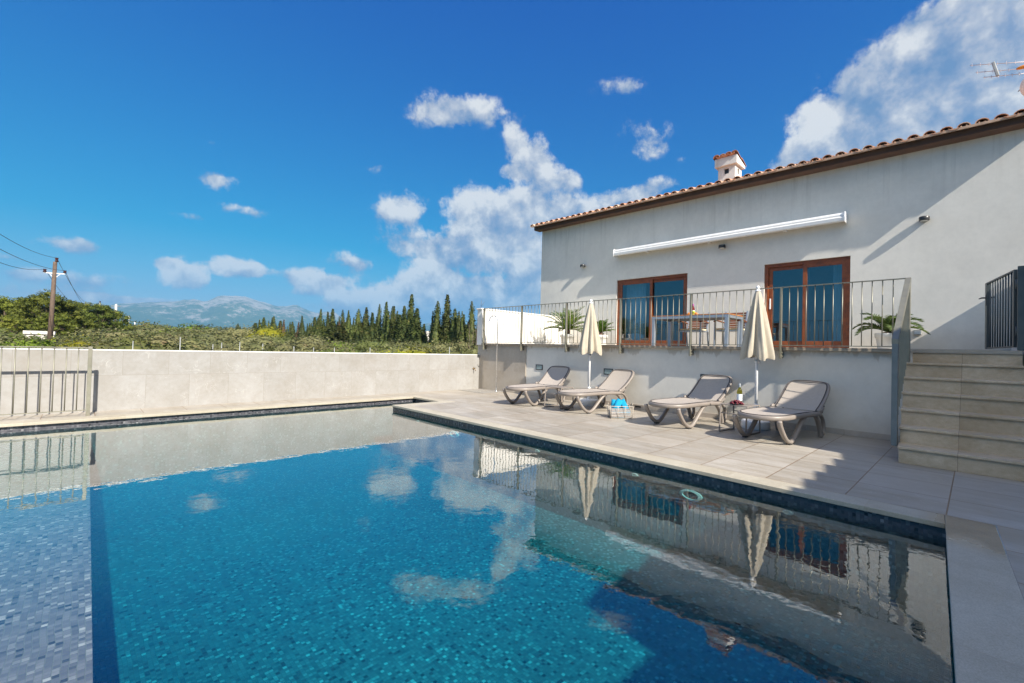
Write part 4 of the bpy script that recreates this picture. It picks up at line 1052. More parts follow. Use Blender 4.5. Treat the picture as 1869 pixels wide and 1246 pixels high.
# ------------------------------------------------------------------ basket of towels
ba = thing('wire_basket', 'cream wire basket holding rolled towels on the deck', 'basket', (6.85, 4.33, 0), rad(-44.5))
bw_, bd_, bh_ = .19, .13, .215   # half width, half depth, height
def rim(z, k=1): return [(-bw_*k,-bd_*k,z),(bw_*k,-bd_*k,z),(bw_*k,bd_*k,z),(-bw_*k,bd_*k,z)]
b = MB(); b.tube(rim(bh_, 1.06), .0055, 6, closed=True, smooth=False); b.build('rim', M['wicker'], ba, world=False)
b = MB()
for z in (.006,.03,.055,.08,.105,.13,.155,.18): b.tube(rim(z, .94+.12*z/bh_), .0026, 5, closed=True, smooth=False)
for s1 in (-1, 1):
    for i in range(4):
        x = bw_*(-1+2*i/3); b.tube([(x*.94,s1*bd_*.94,.004),(x*1.06,s1*bd_*1.06,bh_)], .0048, 6)
    for i in range(1, 3):
        y = bd_*(-1+2*i/3); b.tube([(s1*bw_*.94,y*.94,.004),(s1*bw_*1.06,y*1.06,bh_)], .0048, 6)
for i in range(7):
    x = bw_*.92*(-1+2*i/6); b.tube([(x,-bd_*.92,.005),(x,bd_*.92,.005)], .0026, 5)
b.build('wire_body', M['wicker'], ba, world=False)
for s1 in (-1, 1):
    MB().tube([(s1*bw_*1.06,-.04,bh_),(s1*(bw_*1.06+.012),-.035,bh_+.045),(s1*(bw_*1.06+.012),.035,bh_+.045),(s1*bw_*1.06,.04,bh_)], .0045, 6).build('handle', M['wicker'], ba, world=False)
bc = Vector((6.85,4.33,0)); Rb = Matrix.Rotation(rad(-44.5), 3, 'Z')
def towel_roll(label, c, axis, r, L_):
    o = thing('towel', label, 'towel', c, 0, 'towels in the wire basket')
    ax = Vector(axis).normalized(); a = ax.cross(Vector((0,0,1)));
    if a.length < .1: a = Vector((1,0,0))
    a.normalize(); b_ = ax.cross(a)
    m_ = MB(); v = []; n = 72; turns = 3.2
    for i in range(n+1):
        s_ = i/n; th = s_*turns*2*PI; rr = r*(.22+.78*s_)*(1+.05*math.sin(5*th)+.03*math.sin(11*th+1))
        for e_ in (-.5, .5): v.append(ax*(L_*e_*(1+.03*math.sin(3*th))) + a*rr*math.cos(th) + b_*rr*math.sin(th))
    m_.add(v, [(2*i,2*i+2,2*i+3,2*i+1) for i in range(n)], 0, True)
    q = m_.build('roll', M['turq'], o, world=False, recalc=False)
    md = q.modifiers.new('thick', 'SOLIDIFY'); md.thickness = .012
towel_roll('rolled turquoise towel leaning at the left of the basket', bc + Rb @ Vector((-.06,-.02,.205)), Rb @ Vector((.42,.12,.75)), .062, .25)
towel_roll('rolled turquoise towel leaning at the right of the basket', bc + Rb @ Vector((.075,-.005,.20)), Rb @ Vector((-.38,.12,.78)), .064, .25)
towel_roll('rolled turquoise towel behind the other two rolls', bc + Rb @ Vector((-.10,.06,.20)), Rb @ Vector((.1,.1,.9)), .055, .22)
fm = MB(); 
for i in range(6):
    z0 = .012+i*.027; fm.box(-bw_*.9, bw_*.9-.012*(i % 2), -bd_*.9+.006*i, bd_*.88, z0, z0+.024)
tw = fm.build('towel', M['stripes'], None, bevel=.008); tw.location = bc; tw.rotation_euler = (0,0,rad(-44.5))
tag(tw, 'stack of folded blue and white striped towel at the bottom of the basket', 'towel', 'towels in the wire basket')

# ------------------------------------------------------------------ terrace table, chairs, fruit
ta = thing('dining_table', 'outdoor dining table with teak top and aluminium legs on the terrace', 'table', (10.45, 4.6, TZ))
x0, x1, y0, y1, tz = 10.0, 10.9, 3.70, 5.50, 2.05
tt_ = MB(); n = 9
for i in range(n):
    a = x0 + (x1-x0)*i/n; tt_.box(a+.002, a+(x1-x0)/n-.002, y0, y1, tz-.022, tz)
tt_.build('table_top', M['teak'], ta)
fm = MB()
fm.box(x0+.005,x0+.04,y0+.01,y1-.01,tz-.085,tz-.023); fm.box(x1-.04,x1-.005,y0+.01,y1-.01,tz-.085,tz-.023); fm.box(x0+.041,x1-.041,y0+.01,y0+.045,tz-.085,tz-.023); fm.box(x0+.041,x1-.041,y1-.045,y1-.01,tz-.085,tz-.023)
fm.build('apron', M['alu'], ta)
for x in (x0+.005, x1-.075):
    for y in (y0+.01, y1-.08): MB().box(x, x+.07, y, y+.07, TZ+.001, tz-.086).build('leg', M['alu'], ta, bevel=.004)
def make_chair(label):
    o = thing('terrace_chair', label, 'chair', (0,0,0), 0, 'teak slat chairs at the terrace table')
    w_ = .27   # faces -X
    for s1 in (-1, 1):
        y = w_*s1
        MB().bar((-.24,y,0), (-.22,y,.64), .028, .045).build('leg', M['alu'], o, world=False)
        MB().bar((.27,y,0), (.18,y,.44), .028, .045).build('leg', M['alu'], o, world=False)
        MB().bar((.18,y*.93,.44), (.30,y*.93,.90), .025, .04).build('back_post', M['alu'], o, world=False)
        MB().sweep(smooth_path([(-.26,y,.635),(-.15,y,.66),(.05,y,.65),(.23,y,.63)], 5), (0,1,0), .055, .024).build('armrest', M['brownwood'], o, world=False)
    f = MB(); f.box(-.24,.20,-w_,w_,.40,.43); f.build('seat_frame', M['alu'], o, world=False)
    s_ = MB()
    for i in range(7):
        z = .50+.058*i; x = .205+(z-.44)*.26; s_.bar((x,-w_*.9,z),(x,w_*.9,z), .016, .045, side=(1,0,-.26))
    s_.build('back_slats', M['brownwood'], o, world=False)
    MB().box(-.23,.19,-w_*.92,w_*.92,.431,.475).build('cushion', M['cushion'], o, world=False, bevel=.015)
    return o
c1 = make_chair('slatted chair with cushion behind the fruit on the terrace table'); c1.location = (11.05, 4.92, TZ+.001)
c2 = copy_tree(c1); c2['label'] = 'slatted chair with cushion tucked at the right half of the table'; c2.location = (11.05, 4.03, TZ+.001); c2.rotation_euler = (0,0,rad(-4))
fz = tz
for (x, y, r, m_, l, cat) in ((10.35,4.72,.042,'orange','orange on the terrace table, left of the two in front','orange'),(10.36,4.56,.041,'orange','orange on the terrace table, right of the two in front','orange'),(10.46,4.79,.040,'orange','orange partly hidden at the left of the fruit','orange')):
    o = MB().sphere((0,0,0), r, 20, 14, 0, (1,1,.95)).build('orange', M[m_]); o.location = (x, y, fz+r*.95); tag(o, l, cat, 'fruit on the terrace table')
for (x, y, z, l) in ((10.40,4.645,.085,'green lime resting on top of the oranges'),(10.47,4.70,.04,'lime behind the oranges')):
    o = MB().sphere((0,0,0), .036, 18, 12, 0, (1,1.15,1)).build('lime', M['lime']); o.location = (x, y, fz+z); tag(o, l, 'lime', 'fruit on the terrace table')
wine_bottle('rose_wine_bottle', 'bottle of rose wine with pink neck behind the oranges', (10.55, 4.72, fz), M['rose'], M['magenta'])
sr = MB().box(10.5,10.75,4.33,4.55,fz+.001,fz+.018).build('serving_tray', M['black'], None, bevel=.005); tag(sr, 'flat dark tray on the terrace table right of the bottle', 'tray')

# ------------------------------------------------------------------ potted palms
M['cycad'] = foliage('cycad_leaf', (.055,.12,.014), (.16,.23,.03), None, 6, .3)
M['palm'] = foliage('palm_leaf', (.07,.13,.035), (.14,.20,.05), None, 6, .3)
def frond(mb, base, az, elev0, length, droop, leaf, rng, nl=26, gap=1.0):
    pts = []; p = Vector(base); e_ = elev0
    n = 16; step = length/n
    for i in range(n+1):
        pts.append(p.copy()); d_ = Vector((math.cos(az)*math.cos(e_), math.sin(az)*math.cos(e_), math.sin(e_))); p = p + d_*step; e_ -= droop/n*(.4+1.2*i/n)
    mb.tube(pts, [.008*(1-.75*i/n) for i in range(n+1)], 5)
    for i in range(nl):
        s_ = .12+.88*i/nl; f = s_*n; k = min(n-1, int(f)); q = pts[k].lerp(pts[k+1], f-k); tg = (pts[k+1]-pts[k]).normalized()
        sd = tg.cross(Vector((0,0,1))).normalized(); un = sd.cross(tg)
        ll = leaf*math.sin(PI*(.12+.80*s_))**.7*rng.uniform(.85,1.1)
        for s1 in (-1, 1):
            dv = (sd*s1*.85 + tg*.55 + un*rng.uniform(.15,.45)).normalized(); wv = tg*.0085*gap
            tip = q + dv*ll - Vector((0,0,ll*.12)); mid = q + dv*ll*.5 + un*.004
            mb.add([q-wv*.5, q+wv*.5, mid+wv, tip, mid-wv], [(0,1,2,3,4)], 0)
def make_pot(o, c, r, h_):
    c = Vector(c)
    MB().lathe([(r*.74,0),(r*.76,.01),(r*.90,h_*.72),(r*.93,h_*.73),(r*1.0,h_*.74),(r*1.02,h_-.01),(r*1.0,h_),(r*.88,h_),(r*.86,h_-.05),(.001,h_-.05)], 36, c).build('pot', M['pot'], o)
def potted(name, label, c, r, h_, mat, nf, length, leaf, elev_lo, elev_hi, droop, seed, trunk=.16, group='potted palms on the terrace', nl=26):
    o = thing(name, label, 'potted palm', c, 0, group); rg = random.Random(seed); c = Vector(c)
    make_pot(o, c, r, h_)
    if trunk:
        tk = MB(); tk.lathe([(.07,h_-.05),(.085,h_+.02),(.08,h_+trunk*.6),(.05,h_+trunk)], 14, c, 0, True, lambda a, b, th: (a*(1+.1*math.sin(7*th+b*60)), b)); tk.build('trunk', M['palmtrunk'], o)
    cr = MB(); top = c + Vector((0,0,h_+trunk*.85))
    for i in range(nf):
        az = i*2.399+rg.uniform(-.2,.2); k = (i+.5)/nf
        frond(cr, top, az, elev_lo+(elev_hi-elev_lo)*k+rg.uniform(-.1,.1), length*rg.uniform(.85,1.1)*(1 if k < .8 else .85), droop*rg.uniform(.8,1.2), leaf, rg, nl)
    cr.build('fronds', mat, o, recalc=False)
potted('potted_cycad', 'large dark green cycad in a white pot left of the first parasol', (10.55,8.55,TZ), .215, .34, M['cycad'], 30, .82, .17, rad(5), rad(80), rad(45), 11)
potted('potted_cycad', 'small cycad in a white pot half hidden by the first parasol', (10.9,7.58,TZ), .20, .33, M['cycad'], 18, .48, .12, rad(15), rad(80), rad(40), 12, .08)
potted('potted_palm', 'pale green feathery palm in a white pot near the stairs', (11.3,1.20,TZ), .20, .35, M['palm'], 16, .60, .17, rad(15), rad(78), rad(85), 13, .03, nl=30)

# ------------------------------------------------------------------ vegetation beyond the wall
def leafcard(mb, p, s, rng, upb=.0, asp=.6, mi=0, out=None):
    d_ = Vector((rng.gauss(0,1), rng.gauss(0,1), rng.gauss(0,1)+upb)).normalized()
    if out is not None:
        d_ = (d_*.9 + out).normalized()
    a = d_.cross(Vector((rng.gauss(0,1), rng.gauss(0,1), rng.gauss(0,1)))).normalized(); b_ = d_.cross(a)
    a *= s*.5; b_ *= s*.5*asp
    mb.add([p-a*.9, p+b_-a*.1, p+a, p-b_+a*.1], [(0,3,2,1)], mi)
    if out is not None:
        if (b_+a*.8).cross(a*1.9).dot(out) > 0: mb.f[-1].reverse()
        j = Vector((rng.gauss(0,.22), rng.gauss(0,.22), rng.gauss(0,.22)))
        mb.nv += [tuple((out + j).normalized())]*4
def mark(mb, c, sc=(1,1,1)):
    """outward normals for vertices added since the last call"""
    for v in mb.v[len(mb.nv):]:
        q = Vector(((v[0]-c[0])/sc[0], (v[1]-c[1])/sc[1], (v[2]-c[2])/sc[2]))
        mb.nv.append(tuple(q.normalized() if q.length > 1e-5 else Vector((0,0,1))))
M['cypress'] = foliage('cypress_leaf', (.030,.050,.012), (.105,.125,.030), (.20,.14,.055), 1.1, .2)
M['drycypress'] = foliage('dry_cypress_leaf', (.10,.065,.03), (.16,.105,.05), (.06,.07,.03), 1.1, .15)
M['pine'] = foliage('pine_needles', (.085,.115,.016), (.19,.215,.032), None, .7, .3)
M['olive'] = foliage('olive_scrub', (.13,.138,.055), (.25,.24,.105), (.24,.18,.095), .9, .3)
M['scrub'] = foliage('green_scrub', (.085,.108,.03), (.18,.19,.06), (.15,.11,.055), .9, .3)
M['yellow'] = foliage('yellow_broom', (.20,.22,.015), (.36,.33,.02), (.16,.18,.025), 1.6, .3)
M['lightgreen'] = foliage('light_bush', (.12,.18,.02), (.20,.27,.03), None, 1.2, .3)
M['bare'] = foliage('bare_twigs', (.12,.09,.07), (.19,.15,.12), None, 1, .0)
def mesh_cypress(seed, hgt, wid, n=2600, tips=3):
    rg = random.Random(seed); mb = MB(); mb.nv = []
    leaders = [(0,0,hgt,wid)] + [(rg.uniform(-.55,.55)*wid, rg.uniform(-.55,.55)*wid, hgt*rg.uniform(.55,.9), wid*rg.uniform(.45,.75)) for _ in range(tips)]
    for (lx, ly_, lh, lw_) in leaders:
        prof = []
        for i in range(11):
            k = i/10; r = lw_*.5*(min(1, k/.10+.35))*(1-k)**.85*(1+.15*math.sin(k*11+seed)); prof.append((max(.02, r*.78), .05*lh+k*lh*.93))
        mb.lathe(prof, 9, (lx, ly_, 0), 0, False)
        for v in mb.v[len(mb.nv):]: mb.nv.append(tuple(Vector((v[0]-lx, v[1]-ly_, .15)).normalized()))
        m_ = int(n*lh*lw_/(hgt*wid*2.0))
        for _ in range(m_):
            k = rg.random()**1.15*.99; r = lw_*.5*(min(1, k/.10+.35))*(1-k)**.85*(1+.15*math.sin(k*11+seed)); th = rg.uniform(0, 2*PI)
            lump = 1+.22*math.sin(5*th+k*17+seed)+.12*math.sin(9*th-k*31)
            rr = r*lump*rg.uniform(.78,1.12)+.03
            leafcard(mb, Vector((lx+rr*math.cos(th), ly_+rr*math.sin(th), .03*lh+k*lh)), rg.uniform(.22,.42)*(1-.4*k), rg, .4, .5, 0, Vector((math.cos(th+.5*math.sin(5*th+k*17+seed)), math.sin(th+.5*math.sin(5*th+k*17+seed)), .25)).normalized())
    return mb
def mesh_pine(seed, hgt, wid, n=7000):
    rg = random.Random(seed); mb = MB(); mb.nv = []; cl = []
    for i in range(60):
        th = i*2.399; k = (i+.5)/60; r = wid*.5*math.sqrt(k)*rg.uniform(.7,1.1); z = hgt*(.95-.50*k**1.3)+rg.uniform(-.75,.5)
        cl.append((r*math.cos(th), r*math.sin(th), z, rg.uniform(.5,1.0)*wid*.125))
    for (x, y, z, r) in cl:
        mb.sphere((x,y,z), r*.5, 7, 5, 0, (1,1,.6), False); mark(mb, (x,y,z), (1,1,.6))
        for _ in range(n//60):
            d_ = Vector((rg.gauss(0,1), rg.gauss(0,1), rg.gauss(.25,1))).normalized()
            leafcard(mb, Vector((x,y,z))+Vector((d_.x*r, d_.y*r, d_.z*r*.62))*rg.uniform(.65,1.15), rg.uniform(.22,.42), rg, .3, .45, 0, (d_+Vector((0,0,.25))).normalized())
    return mb, cl
def mesh_bush(seed, wid, hgt, n=2600, size=(.10,.22), spiky=0):
    rg = random.Random(seed); mb = MB(); mb.nv = []; lobes = [(0,0,hgt*.55,wid*.36,hgt*.45)]
    for i in range(9):
        th = rg.uniform(0,2*PI); r = wid*.5*rg.uniform(.35,.75); lr = wid*rg.uniform(.16,.26)
        lobes.append((r*math.cos(th), r*math.sin(th), hgt*rg.uniform(.28,.66), lr, lr*rg.uniform(.8,1.15)*min(1.2, hgt/wid*1.3)))
    for (x, y, z, r, rz_) in lobes:
        mb.sphere((x,y,z), r*.72, 8, 5, 0, (1,1,rz_/r), False); mark(mb, (x,y,z), (1,1,rz_/r))
        for _ in range(int(n/len(lobes))):
            d_ = Vector((rg.gauss(0,1), rg.gauss(0,1), rg.gauss(.2,1))).normalized(); q = rg.uniform(.68,1.16+spiky*(rg.random() < .2))
            p = Vector((x+d_.x*r*q, y+d_.y*r*q, z+d_.z*rz_*q))
            if p.z < .02: p.z = rg.uniform(.02,.3)
            leafcard(mb, p, rg.uniform(*size), rg, .2, .5, 0, (d_+Vector((x,y,0))*(.5/wid)+Vector((0,0,.1))).normalized())
    return mb
def lib(mb, name, mat):
    me = D.meshes.new(name); me.from_pydata(mb.v, [], mb.f); me.materials.append(mat)
    if getattr(mb, 'nv', None):
        me.polygons.foreach_set('use_smooth', [True]*len(me.polygons)); me.update(); me.normals_split_custom_set_from_vertices(mb.nv)
    me.update(); return me
CY = [lib(mesh_cypress(s_, 9, w_, 3000, tp), 'cypress_crown', M['cypress']) for s_, w_, tp in ((1,2.0,3),(2,2.5,4),(3,1.5,2),(4,2.9,5),(5,1.3,1))]
CYD = lib(mesh_cypress(8, 9, 1.6, 2000, 2), 'dry_crown', M['drycypress'])
PI_ = []
for s_, w_ in ((21,9),(22,8),(23,10)):
    mb, cl = mesh_pine(s_, 9, w_); me = lib(mb, 'pine_crown', M['pine'])
    tk = MB(); tk.tube([(0,0,0),(.15,.05,3),(.05,.2,5.5),(.1,.1,7.5)], [.26,.21,.16,.08], 9)
    for (x, y, z, r) in cl[::3]: tk.tube([(.1,.12,min(5.8, z*.55)), (x*.5,y*.5,z*.82), (x,y,z-.1)], [.09,.06,.03], 6)
    PI_.append((me, lib(tk, 'pine_trunk', M['bark'])))
tkc = MB(); tkc.tube([(0,0,0),(0,0,3),(.02,.02,7.5)], [.16,.13,.03], 8); TKC = lib(tkc, 'cypress_trunk', M['bark'])
BU = {}
for key, mat, sz in (('olive','olive',(.10,.24)),('scrub','scrub',(.10,.24)),('yellow','yellow',(.09,.17)),('light','lightgreen',(.12,.26))):
    BU[key] = [lib(mesh_bush(30+i+len(key)*7, 3.0, hh, 3000, sz, .25), 'bush_foliage', M[mat]) for i, hh in enumerate((2.0,2.6,1.7,2.3))]
rg = random.Random(17)
def cypress(px, py_top, dist, wid, label, dry=False, var=None):
    X, Y = far(px, dist); zt = elev(px, py_top, dist); hgt = zt-GZ
    o = thing('dry_cypress' if dry else 'cypress_tree', label, 'cypress', (X, Y, GZ), rg.uniform(0,6.28), 'cypress row beyond the scrub'); o.rotation_euler = (rg.gauss(0,.022), rg.gauss(0,.022), o.rotation_euler.z)
    vi = rg.randrange(5) if var is None else var
    me = CYD if dry else CY[vi]; w0 = 1.6 if dry else (2.0,2.5,1.5,2.9,1.3)[vi]
    for nm, m_ in (('crown', me), ('trunk', TKC)):
        c_ = D.objects.new(nm, m_); COL.objects.link(c_); c_.parent = o
        c_.scale = (wid*1.18/w0, wid*1.18/w0, hgt/9)
GEN = 'dark green cypress in the row beyond the scrub field'
FARC = 'small distant cypress at the left end of the cypress row'
CYL = [ # px, top py, distance, width
 (746,538,62,2.0),(815,540,56,2.1),(795,551,57,2.1),(861,552,52,1.9),(830,565,55,2.5),(837,570,54,1.6),(704,552,66,2.0),(690,556,68,1.8),(712,560,66,1.6),(718,560,64,1.3),
 (668,562,70,2.3),(651,565,72,2.5),(740,560,62,1.6),(735,572,62,2.0),(729,575,63,1.9),(758,564,60,2.3),(765,578,60,1.6),(845,575,54,1.2),(855,588,53,1.2),(808,577,57,1.3),(820,582,56,1.5),
 (624,566,76,1.7),(630,567,76,1.4),(605,565,80,2.0),(600,570,80,1.8),(612,592,78,2.2),(590,583,82,1.5),(580,565,86,2.2),(574,580,86,2.0),(585,592,84,1.5),
 (640,584,74,1.2),(680,572,68,1.4),(660,590,70,1.4),(772,592,60,1.4),(870,592,56,1.6)]
for k_, px in enumerate(range(578, 874, 13)):
    if not 768 < px < 792: CYL.append((px, 586+(k_*7) % 13+(px-578)*.012, 70-(px-578)*.03+(k_*5) % 7, 1.9+.25*(k_ % 4)))
seen_tall = {746:'tallest cypress in the row with a thin pointed spire',815:'slim tall cypress just right of the gap with the grey tower',861:'lone pointed cypress nearest the terrace corner',795:'leaning topped cypress directly right of the grey tower'}
for (px, py, dd, w_) in CYL: cypress(px, py, dd, w_, seen_tall.get(px, GEN))
for (px, py, dd, w_) in ((552,577,100,1.9),(534,588,105,1.8),(528,588,108,1.6),(562,590,98,1.5),(566,590,98,1.6),(499,578,115,2.6),(495,580,116,1.4),(480,580,120,2.2),(474,584,121,1.6),(488,586,118,1.5),(466,590,125,3.4),(510,586,112,2.0),(515,586,112,2.0),(433,591,135,2.4),(456,600,130,2.4),(447,599,132,3.0)):
    cypress(px, py, dd, w_, FARC)
for (px, py, dd, w_) in ((620,588,75,1.7),(543,588,103,1.5),(517,584,111,1.5)): cypress(px, py, dd, w_, {620:'rusty brown dead cypress between green ones',543:'brownish dying cypress at the left part of the row',517:'reddish brown cypress beside the yellow broom'}[px], True)
# thin bare tree by the terrace corner
bt = thing('bare_tree', 'leafless brown tree right of the cypress row by the terrace corner', 'tree', (*far(874, 45), GZ))
b = MB(); rgb = random.Random(4)
for i in range(16):
    q = Vector((rgb.uniform(-.7,.7), rgb.uniform(-.7,.7), 0)); top = q*1.2 + Vector((rgb.uniform(-.3,.3), rgb.uniform(-.3,.3), rgb.uniform(2.5,4.6)))
    if i == 0: top = Vector((.35,.2,elev(884,548,45)-GZ))
    m1 = q.lerp(top, .5)+Vector((rgb.uniform(-.15,.15),rgb.uniform(-.15,.15),0)); b.tube([q*.3, m1, top], [.05,.03,.008], 5)
    for j in range(9):
        s_ = rgb.uniform(.3,.98); p = m1.lerp(top, (s_-.3)/.7); b.tube([p, p+Vector((rgb.uniform(-.4,.4),rgb.uniform(-.4,.4),rgb.uniform(.2,.7)))], [.012,.004], 4)
b.build('branches', M['bare'], bt, world=False)
# pines on the left
for (px, py, dd, k) in ((5,541,78,0),(36,552,92,1),(82,534,74,2),(64,556,80,0),(112,548,76,1),(135,560,84,2),(160,552,88,0),(182,558,84,1),(196,562,92,2),(-40,545,80,1),(-85,540,78,2),(96,570,66,0),(20,580,60,1),(150,580,74,2)):
    X, Y = far(px, dd); zt = elev(px, py, dd); hgt = zt-GZ; s_ = hgt/9.1
    lab = {82:'tallest rounded pine directly behind the wooden power pole',196:'pine at the right edge of the grove by the street light',5:'broad pine at the left edge of the grove'}.get(px, 'bright green pine in the grove left of the mountains')
    o = thing('pine_tree', lab, 'pine', (X, Y, GZ), rg.uniform(0,6.28), 'pine grove left of the mountains')
    for nm, m_ in (('crown', PI_[k][0]), ('trunk', PI_[k][1])):
        c_ = D.objects.new(nm, m_); COL.objects.link(c_); c_.parent = o; c_.scale = (s_*.95, s_*.95, s_)
# bushes
def bush(px, py_top, dist, wid, key, label):
    X, Y = far(px, dist); hgt = elev(px, py_top, dist)-GZ
    if hgt < .5: hgt = .5
    vi = rg.randrange(4); me = BU[key][vi]; h0 = (2.0,2.6,1.7,2.3)[vi]
    o = D.objects.new('bush', me); COL.objects.link(o); o.location = (X, Y, GZ-.05); o.rotation_euler = (0,0,rg.uniform(0,6.28))
    o.scale = (wid/3.0, wid/3.0, hgt/h0*.92)
    tag(o, label, 'bush', 'bushes in the scrub field')
LAB = {'olive':'grey green olive coloured bush in the scrub field','scrub':'darker green bush in the scrub field','yellow':'yellow flowering broom bush in the scrub field','light':'fresh light green bush in the scrub field'}
SPEC = [(487,586,70,6.5,'yellow','big yellow broom tree in front of the left cypresses'),(318,594,85,5.0,'light','fresh light green round tree in the middle of the scrub'),
 (735,628,26,3.4,'yellow','bright yellow green bush just above the stone wall near the terrace'),(765,627,26,3.6,'yellow','bright yellow green bush beside its twin near the terrace'),
 (52,606,24,2.2,'light','bright green bush above the fence left of the power pole'),(108,612,26,1.8,'yellow','mustard green bush right of the power pole'),(150,606,28,2.0,'yellow','orange tinged bush beside the street light post')]
for (px, py, dd, w_, key, l) in SPEC: bush(px, py, dd, w_, key, l)
for d0, n, lo, hi, w0 in ((150,22,582,596,10),(105,20,585,600,8),(75,20,588,606,6),(52,20,594,614,4.6),(38,18,602,622,3.6),(27,16,610,630,2.8),(20,14,621,636,1.8)):
    for i in range(n):
        px = -30 + 930*(i+rg.uniform(.1,.9))/n
        base = 613 + (px-0)*.0243
        py = rg.uniform(lo, hi) + (px-300)*.022
        if px > 560 and d0 > 70: continue
        if px > 640 and d0 > 45: py = max(py, 616)
        if px < 210 and d0 >= 100: py = min(py, 590)
        key = rg.choices(('olive','scrub','yellow','light'), (.60,.32,.035,.045) if d0 < 60 else (.5,.46,.02,.02))[0]
        if abs(px-487) < 55:
            key = 'olive' if key in ('light', 'yellow') else key
            if d0 < 76: py = max(py, 606)
        bush(px, py, d0*rg.uniform(.88,1.12), w0*rg.uniform(.8,1.35), key, LAB[key])

# ------------------------------------------------------------------ poles, wires, shed, tower, stakes
def P3(px, py, dd): X, Y = far(px, dd); return Vector((X, Y, elev(px, py, dd)))
d1 = 38; b0 = P3(90, 625, d1); b0.z = GZ
pl = thing('power_pole', 'tall brown wooden power pole with a white crossarm', 'power pole', b0)
t0 = P3(94.5, 477, d1)
MB().tube([b0, t0], [.135, .09], 12).build('pole', M['pole'], pl)
ca, cb = P3(74, 496.5, d1), P3(114, 499.5, d1)
MB().bar(ca, cb, .05, .05).build('crossarm', M['whitemetal'], pl)
br = MB(); m_ = P3(93.5, 508, d1); br.bar(P3(85,498,d1), m_, .03, .03); br.bar(P3(104,500,d1), m_, .03, .03); br.build('brace', M['whitemetal'], pl)
INS = [(97,477,469.5), (76,496,490), (113,498,493)]
tops = []
for (px, ya_, yb_) in INS:
    p, q = P3(px, ya_, d1), P3(px, yb_, d1); tops.append(q)
    MB().tube([p, p.lerp(q,.3), p.lerp(q,.31), q], [.07,.09,.06,.085], 10).build('insulator', M['insul'], pl)
d2 = 92; b2 = P3(178, 620, d2); b2.z = GZ; t2_ = P3(179.5, 552, d2)
p2 = thing('street_pole', 'thin pale pole with a forked lamp bracket in front of the pines', 'pole', b2)
MB().tube([b2, t2_], [.14, .10], 10).build('pole', M['greypole'], p2)
fk = MB(); fc = P3(179.4, 568, d2); fk.tube([P3(175.5,565,d2), fc], .06, 6); fk.tube([P3(183,565,d2), fc], .06, 6); fk.build('bracket', M['whitemetal'], p2)
MB().tube([t2_, P3(179.6,549,d2)], .09, 8).build('insulator', M['insul'], p2)
d3 = 135; b3 = P3(208, 618, d3); b3.z = GZ
p3 = thing('lattice_pylon', 'slim pale lattice pylon with two crossarms right of the pines', 'pylon', b3)
ly_ = MB()
for px0, px1 in ((206.5,208.5),(210.5,210)): ly_.tube([P3(px0,618,d3), P3(px1,555,d3)], .13, 6)
for k in range(10): ly_.tube([P3(206.5+.2*k,614-6*k,d3), P3(210.5-.05*k,608-6*k,d3)], .05, 5)
ly_.build('mast', M['concrete'], p3)
for y in (558, 573): MB().tube([P3(200,y,d3), P3(218,y+.4,d3)], .08, 6).build('crossarm', M['greypole'], p3)
for (px, ya_, yb_, dd, l) in ((234,600,577,150,'taller of two distant white posts left of the mountain foot'),(245,600,588,160,'shorter of two distant white posts left of the mountain foot')):
    b = P3(px, ya_, dd); b.z = GZ; o = thing('lamp_post', l, 'lamp post', b, 0, 'two distant white posts')
    MB().tube([b, P3(px,yb_,dd)], .085, 8).build('post', M['whitemetal'], o); MB().tube([P3(px-2,yb_,dd), P3(px+1,yb_+.6,dd)], .07, 6).build('lamp_arm', M['whitemetal'], o)
def wire(p, q, sag, label):
    pts = [p.lerp(q, i/24) - Vector((0,0,sag*4*(i/24)*(1-i/24))) for i in range(25)]
    o = MB().tube(pts, .011, 5).build('power_cable', M['black']); tag(o, label, 'cable', 'overhead cables')
offs = [P3(-60,392,24), P3(-60,445,24), P3(-70,412,24)]
wire(tops[0], P3(-80,378,22), .3, 'overhead cable from the pole top towards the upper left')
wire(tops[1], P3(-80,445,22), .3, 'lowest overhead cable left of the wooden power pole')
wire(tops[2], P3(-80,413,22), .3, 'overhead cable from the right end of the crossarm towards the left')
wire(tops[0], P3(179.6,549,d2), 1.6, 'overhead cable from the pole top down to the street pole')
wire(tops[1], P3(179,553,d2), 1.8, 'overhead cable from the left crossarm end to the street pole')
wire(tops[2], P3(180,552,d2), 1.7, 'overhead cable from the right crossarm end to the street pole')
X, Y = far(78, 50); sb = thing('shed', 'low white flat shed wall among the bushes behind the power pole', 'shed', (X, Y, GZ))
za, zb2 = elev(78,604,50), elev(78,610,50)
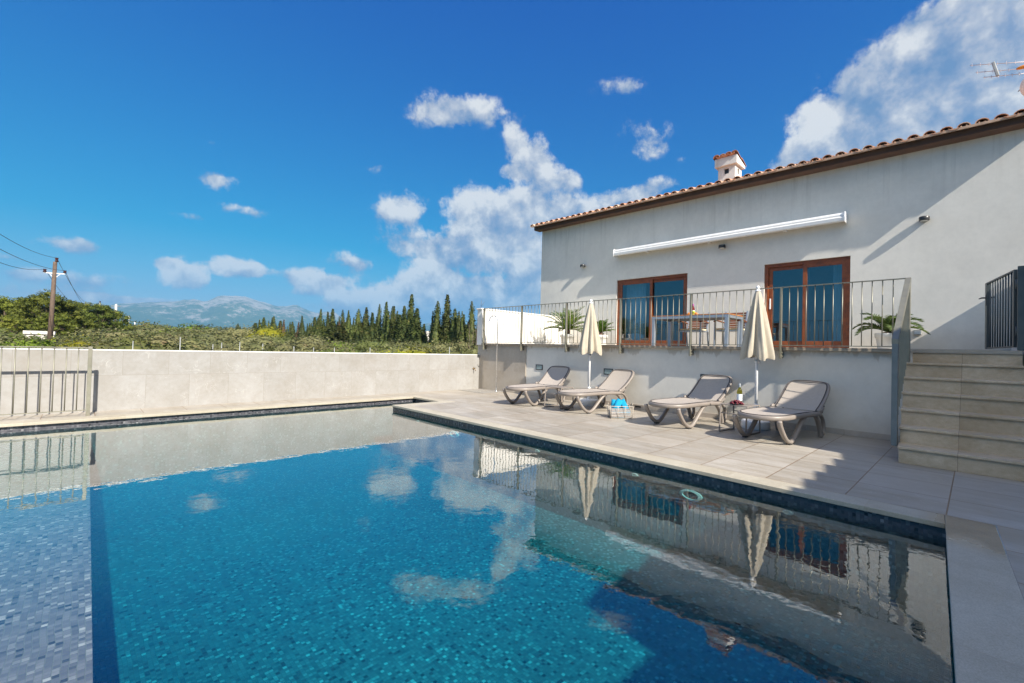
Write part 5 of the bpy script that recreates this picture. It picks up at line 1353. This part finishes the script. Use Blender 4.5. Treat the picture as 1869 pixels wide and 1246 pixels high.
MB().box(X-1.0, X+.6, Y, Y+1.5, GZ, zb2).build('wall', M['concrete'], sb); MB().box(X-1.05, X+.65, Y-.1, Y+1.6, zb2+.002, za).build('roof', M['concrete'], sb)
X, Y = far(780, 75); tw_ = thing('water_tower', 'pale grey concrete tower standing in the gap of the cypress row', 'tower', (X, Y, GZ))
ztp = elev(780,604,75)
MB().box(X-.38, X+.38, Y-.38, Y+.38, GZ, ztp-.9).build('shaft', M['concrete'], tw_, bevel=.05); MB().box(X-.48, X+.48, Y-.48, Y+.48, ztp-.899, ztp).build('tank', M['concrete'], tw_, bevel=.06)
for (px, py) in ((329,615),(389,628),(405,625),(438,624),(480,627),(537,632),(573,634),(611,634),(676,634),(243,622),(821,633)):
    p = P3(px, py, 22); o = MB().tube([(p.x,p.y,GZ),(p.x,p.y,p.z)], .016, 6).build('fence_stake', M['greypole'])
    tag(o, 'tallest pale fence stake sticking up above the stone wall' if px == 329 else 'thin pale fence stake sticking up above the stone wall', 'stake', 'stakes of a field fence')

# ------------------------------------------------------------------ haze
HAZE = True
if HAZE:
    hz = MB().box(-7500, 7500, -7500, 7500, GZ-1.2-4, 690).build('haze', None or M['water'])
    m, t, b = newmat('haze_air'); t.n.remove(b)
    pv = t.new('ShaderNodeVolumePrincipled'); pv.inputs['Color'].default_value = (.19,.52,.85,1); pv.inputs['Density'].default_value = 1.5e-4; pv.inputs['Anisotropy'].default_value = 0
    t.l.new(pv.outputs[0], t.n['Material Output'].inputs['Volume'])
    hz.data.materials.clear(); hz.data.materials.append(m); tag(hz, kind='stuff')

# ------------------------------------------------------------------ render settings
cy = SC.cycles
cy.use_denoising = True
try: cy.denoiser = 'OPENIMAGEDENOISE'
except Exception: pass
cy.max_bounces = 8; cy.diffuse_bounces = 3; cy.glossy_bounces = 4; cy.transparent_max_bounces = 16; cy.volume_bounces = 0
cy.caustics_reflective = False; cy.caustics_refractive = False; cy.sample_clamp_indirect = 6
vs_ = SC.view_settings; vs_.view_transform = 'Standard'; vs_.look = 'None'; vs_.exposure = 1.2; vs_.gamma = 1
